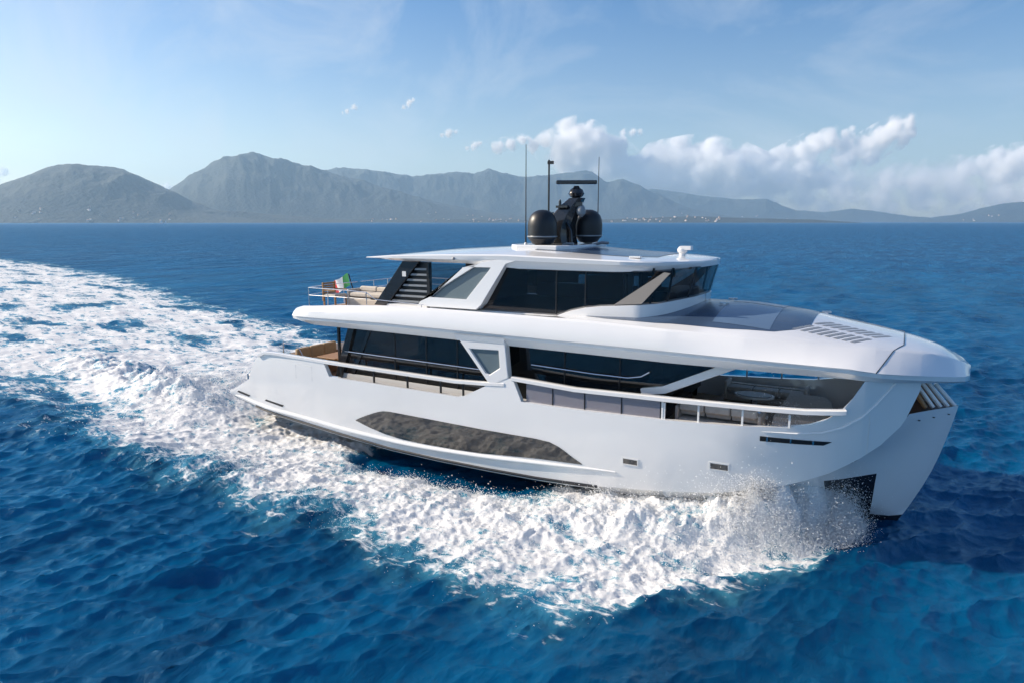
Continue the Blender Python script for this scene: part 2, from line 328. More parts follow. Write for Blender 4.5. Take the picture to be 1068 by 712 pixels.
def cloud(label, puffs, dens, soft, base):
    """one cloud: a hull of air whose density is a cluster of puffs eaten into by noise, flat-bottomed"""
    rr = random.Random(len(label)); P = []
    for b, z, r in puffs:
        x, y = at_bearing(b, CD + rr.uniform(-.5, .5) * r); P.append((x, y, z, r * 1.12))
    big = max(p[2] for p in puffs)
    c = Vector((sum(p[0] for p in P) / len(P), sum(p[1] for p in P) / len(P), sum(p[2] for p in P) / len(P)))
    bm = bmesh.new()
    for x, y, z, r in P:
        bmesh.ops.create_icosphere(bm, subdivisions=2, radius=r * 1.32, matrix=Matrix.Translation(Vector((x, y, z)) - c))
    hull = bmesh.ops.convex_hull(bm, input=bm.verts[:]); keep = {g for g in hull['geom'] if isinstance(g, bmesh.types.BMVert)}
    bmesh.ops.delete(bm, geom=[v for v in bm.verts if v not in keep or not v.link_faces], context='VERTS')
    me = bpy.data.meshes.new('cloud'); bm.to_mesh(me); bm.free()
    m = mat('cloud_air'); m.node_tree.nodes.remove(bsdf(m))
    g = nd(m, 'ShaderNodeNewGeometry'); tot = None
    tcn = nd(m, 'ShaderNodeTexCoord')
    nz = nd(m, 'ShaderNodeTexNoise', Scale=1 / (big * 1.15), Detail=8.0, Roughness=.62, Distortion=.35); lk(m, tcn.outputs['Object'], nz.inputs['Vector'])
    for x, y, z, r in P:
        d = nd(m, 'ShaderNodeVectorMath', operation='DISTANCE'); lk(m, tcn.outputs['Object'], d.inputs[0]); d.inputs[1].default_value = tuple(Vector((x, y, z)) - c)
        mr = nd(m, 'ShaderNodeMapRange'); mr.inputs[1].default_value = 0; mr.inputs[2].default_value = r * 1.3; mr.inputs[3].default_value = 1; mr.inputs[4].default_value = 0
        lk(m, d.outputs['Value'], mr.inputs[0])
        if tot is None: tot = mr.outputs[0]
        else:
            s = nd(m, 'ShaderNodeMath', operation='SMOOTH_MAX'); s.inputs[2].default_value = .25; lk(m, tot, s.inputs[0]); lk(m, mr.outputs[0], s.inputs[1]); tot = s.outputs[0]
    k = nd(m, 'ShaderNodeMath', operation='MULTIPLY_ADD'); k.inputs[1].default_value = 2.3; k.inputs[2].default_value = -1.15 - .10; lk(m, nz.outputs[0], k.inputs[0])
    a_ = nd(m, 'ShaderNodeMath', operation='ADD'); lk(m, tot, a_.inputs[0]); lk(m, k.outputs[0], a_.inputs[1])
    f = nd(m, 'ShaderNodeMapRange', interpolation_type='SMOOTHSTEP'); f.inputs[1].default_value = 0; f.inputs[2].default_value = soft; f.inputs[4].default_value = dens; lk(m, a_.outputs[0], f.inputs[0])
    out = f.outputs[0]
    if base:
        sp = nd(m, 'ShaderNodeSeparateXYZ'); lk(m, tcn.outputs['Object'], sp.inputs[0])
        fb = nd(m, 'ShaderNodeMapRange', interpolation_type='SMOOTHSTEP'); z0 = min(p[2] - p[3] * .55 for p in P) - c.z; fb.inputs[1].default_value = z0; fb.inputs[2].default_value = z0 + big * .9; lk(m, sp.outputs['Z'], fb.inputs[0])
        mu = nd(m, 'ShaderNodeMath', operation='MULTIPLY'); lk(m, out, mu.inputs[0]); lk(m, fb.outputs[0], mu.inputs[1]); out = mu.outputs[0]
    v = nd(m, 'ShaderNodeVolumePrincipled'); v.inputs['Color'].default_value = (.998, .998, .998, 1); v.inputs['Anisotropy'].default_value = 0
    lk(m, out, v.inputs['Density']); lk(m, v.outputs[0], m.node_tree.nodes['Material Output'].inputs['Volume'])
    m.cycles.volume_step_rate = 1.0
    me.materials.append(m); o = bpy.data.objects.new('cloud', me); COL.objects.link(o); o.location = c; tag(o, label, 'cloud')
for lb, pf in CLOUDS.items():
    big = max(p[2] for p in pf)
    if 'pale' in lb: cloud(lb, pf, .0050, .9, False)
    elif big > 240: cloud(lb, pf, .010, .5, True)
    else: cloud(lb, pf, .012, .7, False)
# ------------------------------------------------------------------ the sea: one sheet to the horizon, fine near the camera
def sstep(a, b, x):
    t = np.clip((x - a) / (b - a), 0, 1); return t * t * (3 - 2 * t)
STB = [(-400, 60), (-150, 16), (-75, 5), (-40, -1), (-20, -5.2), (-10, -7.0), (-2.5, -8.0), (3, -8.4), (10, -8.4), (14.5, -8.8), (17, -9.0), (19.5, -9.3), (20.6, -8.6), (21.3, -7.2), (22.3, -6.0), (23.2, -5.0), (24.0, -3.8), (24.7, -2.5), (25.15, -1.0), (25.4, 3)]
PRT = [(-400, 110), (-150, 58), (-125, 54), (-75, 40), (-34, 24), (-18, 18.5), (0, 13), (10, 9.5), (20, 6.5), (24, 3), (25.2, -1)]
HULLB = [(1.7, 3.1), (14, 3.05), (18, 2.75), (21, 2.1), (23.5, 1.2), (25.8, 0)]     # half-breadth at the water
def tabf(t, x): return np.interp(x, [p[0] for p in t], [p[1] for p in t])

def sea_fields(x, y, dr):
    """height, choppy shift and foam cover at points (x,y); dr = local mesh spacing"""
    r = np.random.default_rng(5)
    z = np.zeros_like(x); dx = np.zeros_like(x); dy = np.zeros_like(x)
    nw = 230
    lam = np.exp(r.uniform(np.log(.19), np.log(8), nw))
    wind = VIEW_AZ + R(210)
    ang = wind + r.normal(0, R(25), nw) + np.where(r.random(nw) < .12, R(-60), 0)
    ph = r.uniform(0, 2 * np.pi, nw)
    slope = np.where(lam < .95, .046, .046 * (.95 / lam) ** .80)
    near = dr < 9
    xn = x[near]; yn = y[near]; drn = dr[near]
    zz = np.zeros_like(xn); ddx = np.zeros_like(xn); ddy = np.zeros_like(xn)
    grp = 1 + .55 * perlin(xn / 15, yn / 15, 40) + .35 * perlin(xn / 4, yn / 4, 41)                        # gusts: patches of livelier water
    for l, a, p_, s_ in zip(lam, ang, ph, slope):
        k = 2 * np.pi / l; A = s_ / k * np.clip(l / (2.5 * drn) - 1, 0, 1) * (grp if l < 4 else 1)
        cx, cy = math.cos(a), math.sin(a); th = k * (xn * cx + yn * cy) + p_
        zz += A * np.cos(th); sn = np.sin(th) * A * 1.05; ddx -= cx * sn; ddy -= cy * sn
    z[near] = zz; dx[near] = ddx; dy[near] = ddy
    # foam cover
    ys = tabf(STB, x); yp = tabf(PRT, x)
    d = np.minimum(y - ys, yp - y); d = np.where(x > 25.35, -5, d)
    w = np.clip((10 - x) / 60, 0, 1)
    bow = sstep(18, 24, x)
    edge = fbm(x / 2.6, y / 2.6, 5, 3, .6) * (2.0 + 2.6 * w + .5 * bow) + fbm(x / .6, y / .6, 3, 9) * .6
    cover = sstep(-1.5, 2.3 + 3.5 * w, d + edge)
    cover *= .82 + .46 * fbm(x / 1.8, y / 1.8, 4, 15, .6) * (1 - .3 * w)
    cover = np.clip(cover, 0, 1)
    aft = sstep(6, -10, x)
    c1 = np.cos(R(165)); s1 = np.sin(R(165))                            # streaks drawn out along the wake
    u = x * c1 + y * s1; v = -x * s1 + y * c1
    holes = fbm(u / 9, v / 2.6, 4, 21)
    cover *= 1 - aft * .8 * sstep(-.02, .5, holes)
    fine = fbm(u / 2.6, v / .9, 4, 24, .6); cover *= 1 - aft * .48 * sstep(-.1, .5, fine)
    cover *= 1 - (1 - aft) * .5 * sstep(.22, .6, fbm(x / 3, y / 1.6, 3, 27))
    far = sstep(-60, -330, x); cover *= 1 - .55 * far
    hb = tabf(HULLB, x); gap = np.abs(y) - hb
    dry = sstep(7.5, 9.5, x) * sstep(17.2, 15.5, x) * sstep(1.7, .5, gap + fbm(x / .9, y / .9, 3, 33) * .5) * (y < 0)
    cover *= 1 - dry
    # shape of the disturbed water
    amp = cover * (.17 + .2 * sstep(-3, -7, -np.abs(y)) * 0)
    h = np.zeros_like(x)
    for o, (l, am) in enumerate(((3.2, .11), (1.5, .085), (.75, .072), (.38, .062), (.19, .045), (.11, .03))):
        wgt = np.clip(l / (2.2 * dr) - .6, 0, 1)
        m_ = (wgt > 0) & (cover > .02)
        if not m_.any(): continue
        n = perlin(x[m_] / l + o * 7, y[m_] / l, 60 + o)
        if o in (1, 2, 3): n = .45 - 1.3 * np.abs(n)                     # billows: rounded tops, sharp creases
        h[m_] += wgt[m_] * n * am
    z = z * (1 - .55 * cover) + cover * h * (1 - .35 * aft)
    z = z + aft * cover * (.26 * fbm(u / 5.5, v / 2.2, 3, 26) + .0)
    # bow wave: a ridge that leaves the stem and spreads aft along both sides
    for sgn, t in ((-1, STB), (1, PRT)):
        q = 25.25 - x; on = (q > -1) & (x > -25)
        g = np.abs(y) - np.maximum(hb, 0) ; side = (y * sgn > 0)
        cen = .35 + .20 * np.clip(q, 0, 40)
        cen = np.minimum(cen, 3.2 + .06 * np.clip(q, 0, 60))
        hgt = (1.2 * np.exp(-((q - 1.9) / 1.2) ** 2) * (1 if sgn < 0 else .6) + .62 * np.exp(-np.clip(q - 1.2, 0, 60) / 4.0) + .42 * np.exp(-np.clip(q, 0, 80) / 16)) * sstep(.1, 2.1, q)
        wid = .55 + .085 * np.clip(q, 0, 30)
        rg = np.exp(-((g - cen) / np.where(g < cen, wid * (1 + .9 * sstep(14, 18, x)), wid)) ** 2)
        lump = 1 + .9 * fbm(x / .9, y / .9, 4, 71, .6)
        z = z + on * side * hgt * rg * lump
    # stern: hollow then rooster
    st = np.exp(-((x + 3.5) / 4.5) ** 2 - (y / 4.2) ** 2) * .75 * (1 + .7 * fbm(x / 1.4, y / 1.4, 3, 80))
    z = z + st
    # the quarter wave that breaks off the starboard corner of the stern
    tq = np.clip((1.5 - x) / 24, 0, 1); yq = -3.4 + 6.0 * tq
    z = z + .48 * np.exp(-((y - yq) / (1.0 + 1.2 * tq)) ** 2) * sstep(1.8, -2.5, x) * sstep(-24, -12, x) * (1 + 1.3 * fbm(x / 1.1, y / 1.1, 4, 82, .6))
    z = z - .30 * dry
    # edge wave of the wake
    e2 = np.exp(-((d - .8) / 1.4) ** 2) * sstep(14, 4, x) * sstep(-80, -25, x) * .33 * (y < 10)
    z = z + e2 * (1 + .6 * fbm(x / 2.5, y / 2.5, 3, 90))
    return z, dx * (1 - .6 * cover), dy * (1 - .6 * cover), cover

def sea_mesh():
    rs = [.5, 2, 4, 6, 7.5, 8.5, 9]
    while rs[-1] < 14000: rs.append(rs[-1] + max(.046, rs[-1] ** 2 / 12500 if rs[-1] < 3000 else 900))
    rs[-1] = 14000; rs = np.array(rs); drr = np.gradient(rs)
    half = R(50); fine = np.linspace(-half, half, 1111); rest = np.linspace(half, 2 * np.pi - half, 130)[1:-1]
    az = VIEW_AZ + np.r_[fine, rest]; daz = np.r_[np.full(1111, 2 * half / 1000), np.full(128, (2 * np.pi - 2 * half) / 129)]
    nr, na = len(rs), len(az)
    RR, AA = np.meshgrid(rs, az, indexing='ij')
    x = (CAM.x + RR * np.cos(AA)).ravel(); y = (CAM.y + RR * np.sin(AA)).ravel()
    dr = np.maximum(np.repeat(drr, na), (RR * daz[None, :]).ravel())
    z, dx, dy, cov = sea_fields(x, y, dr)
    fade = sstep(900, 400, RR.ravel()); z *= fade
    co = np.stack([x + dx, y + dy, z], 1)
    co = np.vstack([co, [[CAM.x, CAM.y, 0]]]); cov = np.r_[cov, 0]
    rough = np.r_[.035 + .38 * sstep(.06, 3.0, dr) ** .7, .1]
    i = np.arange(nr - 1)[:, None] * na; j = np.arange(na)[None, :]; j2 = (j + 1) % na
    q = np.stack([i + j, i + na + j, i + na + j2, i + j2], -1).reshape(-1, 4)
    tri = np.array([[nr * na, k, (k + 1) % na] for k in range(na)])
    fc = cov[q].mean(1)
    return co, cov, rough, q, tri, fc
def np_mesh(name, co, q, tri, cov, m):
    used = np.unique(np.r_[q.ravel(), tri.ravel() if tri is not None else np.zeros(0, int)])
    mp = np.full(len(co), -1); mp[used] = np.arange(len(used))
    loops = mp[q].ravel(); starts = np.arange(len(q)) * 4; tot = np.full(len(q), 4)
    if tri is not None:
        starts = np.r_[starts, len(loops) + np.arange(len(tri)) * 3]; tot = np.r_[tot, np.full(len(tri), 3)]; loops = np.r_[loops, mp[tri].ravel()]
    me = bpy.data.meshes.new(name); me.vertices.add(len(used)); me.vertices.foreach_set('co', co[used].astype(np.float32).ravel())
    me.loops.add(len(loops)); me.loops.foreach_set('vertex_index', loops.astype(np.int32))
    me.polygons.add(len(starts)); me.polygons.foreach_set('loop_start', starts.astype(np.int32)); me.polygons.foreach_set('loop_total', tot.astype(np.int32))
    me.update(calc_edges=True); me.polygons.foreach_set('use_smooth', np.ones(len(starts), bool))
    if cov is not None:
        a = me.attributes.new('foam', 'FLOAT', 'POINT'); a.data.foreach_set('value', cov[used].astype(np.float32))
        a = me.attributes.new('chop', 'FLOAT', 'POINT'); a.data.foreach_set('value', _rg[used].astype(np.float32))
    me.materials.append(m); me.validate()
    o = bpy.data.objects.new(name, me); COL.objects.link(o); return o

def water_material():
    m = mat('sea_water', (.002, .060, .150), .07, IOR=1.33)
    b = bsdf(m); m.node_tree.nodes['Principled BSDF'].subsurface_method = 'BURLEY'; b.inputs['Subsurface Weight'].default_value = .45; b.inputs['Subsurface Radius'].default_value = (.4, 1.1, 1.6); b.inputs['Subsurface Scale'].default_value = 1.0
    tc = nd(m, 'ShaderNodeNewGeometry'); pos = tc.outputs['Position']
    at = nd(m, 'ShaderNodeAttribute', attribute_name='foam')
    ch = nd(m, 'ShaderNodeAttribute', attribute_name='chop'); lk(m, ch.outputs['Fac'], b.inputs['Roughness'])
    # ripples too small for the mesh
    mp = nd(m, 'ShaderNodeMapping'); mp.inputs['Rotation'].default_value = (0, 0, -(VIEW_AZ + R(210))); mp.inputs['Scale'].default_value = (1.5, .8, 1)
    lk(m, pos, mp.inputs[0])
    n1 = nd(m, 'ShaderNodeTexNoise', Scale=1.5, Detail=8.0, Roughness=.66, Distortion=.6); lk(m, mp.outputs[0], n1.inputs['Vector'])
    mp2 = nd(m, 'ShaderNodeMapping'); mp2.inputs['Rotation'].default_value = (0, 0, -(VIEW_AZ + R(200))); mp2.inputs['Scale'].default_value = (1.0, .38, 1)
    lk(m, pos, mp2.inputs[0])
    n0 = nd(m, 'ShaderNodeTexNoise', Scale=.26, Detail=5.0, Roughness=.62, Distortion=.4); lk(m, mp2.outputs[0], n0.inputs['Vector'])
    b0 = nd(m, 'ShaderNodeBump', Strength=.8, Distance=2.4); cs = nd(m, 'ShaderNodeMapRange'); cs.inputs[1].default_value = .04; cs.inputs[2].default_value = .36; cs.inputs[3].default_value = .10; lk(m, ch.outputs['Fac'], cs.inputs[0]); lk(m, cs.outputs[0], b0.inputs['Strength']); lk(m, n0.outputs[0], b0.inputs['Height'])
    b1 = nd(m, 'ShaderNodeBump', Strength=.6, Distance=.13); lk(m, n1.outputs[0], b1.inputs['Height']); lk(m, b0.outputs[0], b1.inputs['Normal'])
    # deep colour wanders in patches, which also paint in shade of unresolved wave faces
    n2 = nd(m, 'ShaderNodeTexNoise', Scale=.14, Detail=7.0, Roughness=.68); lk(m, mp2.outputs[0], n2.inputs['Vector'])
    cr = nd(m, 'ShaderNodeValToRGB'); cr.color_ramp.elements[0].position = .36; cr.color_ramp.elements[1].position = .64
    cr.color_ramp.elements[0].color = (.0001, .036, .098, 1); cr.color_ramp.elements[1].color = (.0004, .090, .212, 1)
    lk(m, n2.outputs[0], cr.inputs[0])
    # aerated water round the foam
    ae = nd(m, 'ShaderNodeMixRGB'); ae.inputs[2].default_value = (.09, .36, .46, 1)
    ar = nd(m, 'ShaderNodeMapRange'); ar.inputs[1].default_value = .1; ar.inputs[2].default_value = .9; ar.inputs[4].default_value = .8
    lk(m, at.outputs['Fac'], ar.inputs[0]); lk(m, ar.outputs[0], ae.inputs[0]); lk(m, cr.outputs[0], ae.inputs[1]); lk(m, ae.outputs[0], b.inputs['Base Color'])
    lk(m, b1.outputs[0], b.inputs['Normal'])
    b.inputs['Specular IOR Level'].default_value = 0
    gl = nd(m, 'ShaderNodeBsdfGlossy'); gl.inputs['Color'].default_value = (.50, .80, 1, 1); lk(m, ch.outputs['Fac'], gl.inputs['Roughness']); lk(m, b1.outputs[0], gl.inputs['Normal'])
    fr = nd(m, 'ShaderNodeFresnel', IOR=1.38); lk(m, b1.outputs[0], fr.inputs['Normal'])
    fs = nd(m, 'ShaderNodeMapRange'); fs.inputs[1].default_value = .02; fs.inputs[2].default_value = .30; fs.inputs[3].default_value = .02; fs.inputs[4].default_value = .29; lk(m, fr.outputs[0], fs.inputs[0])   # wave slopes keep the mean sheen of a rough sea well under that of a flat mirror
    wm = nd(m, 'ShaderNodeMixShader'); lk(m, fs.outputs[0], wm.inputs[0]); lk(m, b.outputs[0], wm.inputs[1]); lk(m, gl.outputs[0], wm.inputs[2])
    # foam
    f = nd(m, 'ShaderNodeBsdfPrincipled'); f.inputs['Base Color'].default_value = (.90, .905, .91, 1); f.inputs['Roughness'].default_value = .7; f.inputs['Specular IOR Level'].default_value = .2
    mp3 = nd(m, 'ShaderNodeMapping'); mp3.inputs['Rotation'].default_value = (0, 0, R(12)); mp3.inputs['Scale'].default_value = (.48, 1.15, 1); lk(m, pos, mp3.inputs[0])
    n3 = nd(m, 'ShaderNodeTexNoise', Scale=2.2, Detail=10.0, Roughness=.68, Distortion=1.0); lk(m, mp3.outputs[0], n3.inputs['Vector'])
    v = nd(m, 'ShaderNodeTexVoronoi', Scale=3.2, feature='DISTANCE_TO_EDGE')
    ds = nd(m, 'ShaderNodeVectorMath', operation='MULTIPLY_ADD'); n4 = nd(m, 'ShaderNodeTexNoise', Scale=1.6, Detail=5.0)
    lk(m, pos, n4.inputs['Vector']); lk(m, n4.outputs[1], ds.inputs[0]); ds.inputs[1].default_value = (.9, .9, .9); lk(m, pos, ds.inputs[2]); lk(m, ds.outputs[0], v.inputs['Vector'])
    hv = nd(m, 'ShaderNodeMapRange'); hv.inputs[1].default_value = 0; hv.inputs[2].default_value = .35; hv.inputs[3].default_value = .14; hv.inputs[4].default_value = -.10
    lk(m, v.outputs[0], hv.inputs[0])
    k1 = nd(m, 'ShaderNodeMath', operation='MULTIPLY_ADD'); k1.inputs[1].default_value = 1.15; k1.inputs[2].default_value = -.60; lk(m, at.outputs['Fac'], k1.inputs[0])
    k2 = nd(m, 'ShaderNodeMath', operation='ADD'); n3s = nd(m, 'ShaderNodeMath', operation='MULTIPLY_ADD'); n3s.inputs[1].default_value = 2.3; n3s.inputs[2].default_value = -.65; lk(m, n3.outputs[0], n3s.inputs[0])
    lk(m, k1.outputs[0], k2.inputs[0]); lk(m, n3s.outputs[0], k2.inputs[1])
    k3 = nd(m, 'ShaderNodeMath', operation='ADD'); lk(m, k2.outputs[0], k3.inputs[0]); lk(m, hv.outputs[0], k3.inputs[1])
    fm = nd(m, 'ShaderNodeMapRange', interpolation_type='SMOOTHSTEP'); fm.inputs[1].default_value = .36; fm.inputs[2].default_value = .80
    lk(m, k3.outputs[0], fm.inputs[0])
    gate = nd(m, 'ShaderNodeMapRange'); gate.inputs[1].default_value = .02; gate.inputs[2].default_value = .2; lk(m, at.outputs['Fac'], gate.inputs[0])
    fg = nd(m, 'ShaderNodeMath', operation='MULTIPLY'); lk(m, fm.outputs[0], fg.inputs[0]); lk(m, gate.outputs[0], fg.inputs[1])
    n5 = nd(m, 'ShaderNodeTexNoise', Scale=6.0, Detail=8.0, Roughness=.7); lk(m, pos, n5.inputs['Vector'])
    b2 = nd(m, 'ShaderNodeBump', Strength=.45, Distance=.06); lk(m, n5.outputs[0], b2.inputs['Height']); lk(m, b2.outputs[0], f.inputs['Normal'])
    tl = nd(m, 'ShaderNodeBsdfTranslucent'); tl.inputs[0].default_value = (.92, .95, .97, 1)
    fx = nd(m, 'ShaderNodeMixShader'); fx.inputs[0].default_value = .22; lk(m, f.outputs[0], fx.inputs[1]); lk(m, tl.outputs[0], fx.inputs[2])
    mx = nd(m, 'ShaderNodeMixShader'); lk(m, fg.outputs[0], mx.inputs[0]); lk(m, wm.outputs[0], mx.inputs[1]); lk(m, fx.outputs[0], mx.inputs[2])
    lk(m, mx.outputs[0], m.node_tree.nodes['Material Output'].inputs[0])
    return m
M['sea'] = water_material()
_co, _cov, _rg, _q, _tri, _fc = sea_mesh()
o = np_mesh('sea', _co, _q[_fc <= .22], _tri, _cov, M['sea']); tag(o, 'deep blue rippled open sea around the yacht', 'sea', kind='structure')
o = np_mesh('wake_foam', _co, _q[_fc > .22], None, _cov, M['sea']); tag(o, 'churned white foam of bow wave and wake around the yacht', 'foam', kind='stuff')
# ------------------------------------------------------------------ the yacht
Y = thing('motor_yacht', 'large white motor yacht with dark glass, two decks and hard top, speeding towards the right', 'yacht', (0, 0, 0))
DECK = 2.35

# --- hull: side between top edge T and knuckle/chine K, wedge and bottom between K and stem/keel B
T_Z = [(1.5, 1.5), (2.0, 1.72), (2.9, 2.18), (3.08, 2.6), (3.4, 3.1), (3.8, 3.28), (4.3, 3.33), (7.12, 3.30), (7.2, 3.22), (7.42, 2.82), (13.15, 2.80), (13.4, 2.86), (14.3, 3.32), (15.05, 3.62), (15.2, 3.62), (15.52, 2.94), (17.3, 2.95), (20.2, 3.03), (22.0, 3.14), (23.1, 3.24), (23.7, 3.37), (24.1, 3.56), (24.4, 3.82), (24.62, 4.15), (24.86, 4.62), (25.0, 4.62), (25.3, 4.62), (25.7, 4.62), (26.05, 4.62)]
T_B = [(1.5, 3.05), (3.0, 3.22), (6, 3.3), (22, 3.3), (23.5, 3.27), (24.3, 3.2), (24.9, 3.05), (25.3, 2.68), (25.7, 2.24), (26.05, 1.82)]
K_Z = [(1.5, 1.26), (3.4, .98), (5, .84), (7.6, .63), (10, .47), (12, .44), (14, .46), (16, .5), (18, .6), (20, .82), (21.5, 1.05), (22.7, 1.38), (23.5, 1.68), (24.2, 2.02), (24.8, 2.42), (25.3, 2.85), (25.7, 3.35), (25.95, 3.85), (26.1, 4.5)]
K_B = [(1.5, 2.95), (4, 3.12), (14, 3.14), (17, 3.1), (20, 3.0), (22, 2.88), (23.5, 2.72), (24.2, 2.60), (24.8, 2.42), (25.3, 2.2), (25.7, 2.0), (26.1, 1.74)]
def side_b(x, z):
    """half-breadth of the topside at (x, z)"""
    zt, zk = lerp(Z_REF, x), lerp(K_Z, x); bt, bk = lerp(T_B, x), lerp(K_B, x)
    t = min(1.0, max(0.0, (z - zk) / max(.05, zt - zk)))
    return bk + (bt - bk) * t + .10 * math.sin(math.pi * t) * min(1, max(0, (25.5 - x) / 4))
Z_REF = [(1.5, 1.6), (3.4, 3.2), (5, 3.4), (20, 3.55), (22, 3.75), (24, 4.3), (25.2, 4.62)]
xs = sorted(set([round(t[0], 3) for t in T_Z] + [round(v, 3) for v in np.arange(1.5, 26.05, .3)]))
h = MB(); secs = []
for x in xs:
    zt, zk = lerp(T_Z, x), lerp(K_Z, x)
    secs.append([(x, -side_b(x, zk + (zt - zk) * k / 10), zk + (zt - zk) * k / 10) for k in range(11)])
h.loft(secs)
# cap and inner skin
secs = []
for x in xs:
    if x < 3.35: continue
    zt = lerp(T_Z, x); b = side_b(x, zt); i = .16
    zi = max(DECK - .1, lerp(K_Z, x) + .15)
    secs.append([(x, -b, zt), (x, -b + i, zt)] + [(x, -side_b(x, zt + (zi - zt) * k / 6) + i, min(zt, zt + (zi - zt) * k / 6)) for k in range(1, 7)])
h.loft(secs)
# swim platform end
h.loft([[(1.5, -3.05, 1.5), (1.5, 0, 1.5)], [(3.4, -3.1, 1.5), (3.4, 0, 1.5)]])
h.loft([[(3.4, -3.12, 1.5), (3.4, 0, 1.5)], [(3.4, -3.12, 3.0), (3.4, 0, 3.0)]])
h.loft([[(1.5, -3.05, 1.5), (1.5, 0, 1.5)], [(1.5, -2.95, 1.26), (1.5, 0, 1.26)]])
h.mirror()
HULL = h.build('hull', M['white'], Y, angle=28)

# wedge of the bow and the bottom
STEM = [(25.85, .03), (26.1, .55), (26.36, 1.15), (26.62, 1.86), (26.8, 2.6), (26.93, 3.2), (27.0, 3.6)]
def stem_x(z): return float(np.interp(z, [t[1] for t in STEM], [t[0] for t in STEM]))
KEEL = [(1.5, -.2), (6, -.7), (14, -1.0), (20, -.9), (22.2, -.55), (24.2, -.25)]
w = MB(); secs = []; ks = sorted(set([k[0] for k in K_Z[:-1]] + [round(v, 3) for v in np.arange(1.5, 25.95, .22)])); ks = [k for k in ks if k <= 25.86] + [25.86]
for xk in ks:
    zk, bk = lerp(K_Z, xk), lerp(K_B, xk)
    if xk < 23.6:
        q = (xk + .3 * max(0, xk - 20) / 3.6, 0, lerp(KEEL, xk))
    else:
        zq = np.interp(xk, [23.6, 24.2, 24.8, 25.3, 25.7, 25.86], [-.2, .3, 1.2, 2.2, 3.2, 3.6]); q = (stem_x(zq) if zq > .03 else 25.2, 0, zq)
    row = []
    for k in range(15):
        t = k / 14
        hollow = .55 * math.sin(math.pi * min(1, t)) * np.interp(xk, [20, 23.5, 25.3, 25.86], [0, .9, .55, .10])
        row.append((xk + (q[0] - xk) * t, -max(0, bk * (1 - t) - hollow * (1 - t)), zk + (q[2] - zk) * (t if xk > 22 else t ** .8)))
    secs.append(row)
w.loft(secs); w.mirror()
bo = w.build('bow_wedge', [M['white'], M['bottom']], Y, angle=40)
bm = bmesh.new(); bm.from_mesh(bo.data)
for co, no in (((25.16, 0, 0), (1, 0, -.06)), ((24.6, 0, 1.74), (-.10, 0, 1)), ((25, 0, .30), (0, 0, 1)), ((20, 0, 0), (1, 0, 0)), ((24.08, 0, 0), (1, 0, 0)), ((17.6, 0, .5), (.25, 0, 1))):
    bmesh.ops.bisect_plane(bm, geom=bm.verts[:] + bm.edges[:] + bm.faces[:], plane_co=co, plane_no=no)
for f in bm.faces:
    c = f.calc_center_median()
    dark = c.x > 24.08 and (c.x - 25.16 - .06 * c.z) < 0 and (c.z - 1.74 - .10 * (c.x - 24.6)) < 0
    f.material_index = 1 if (dark or c.z < .30 or (c.x < 20 and c.z - .5 + .25 * (c.x - 17.6) < 0)) else 0
bm.to_mesh(bo.data); bm.free()

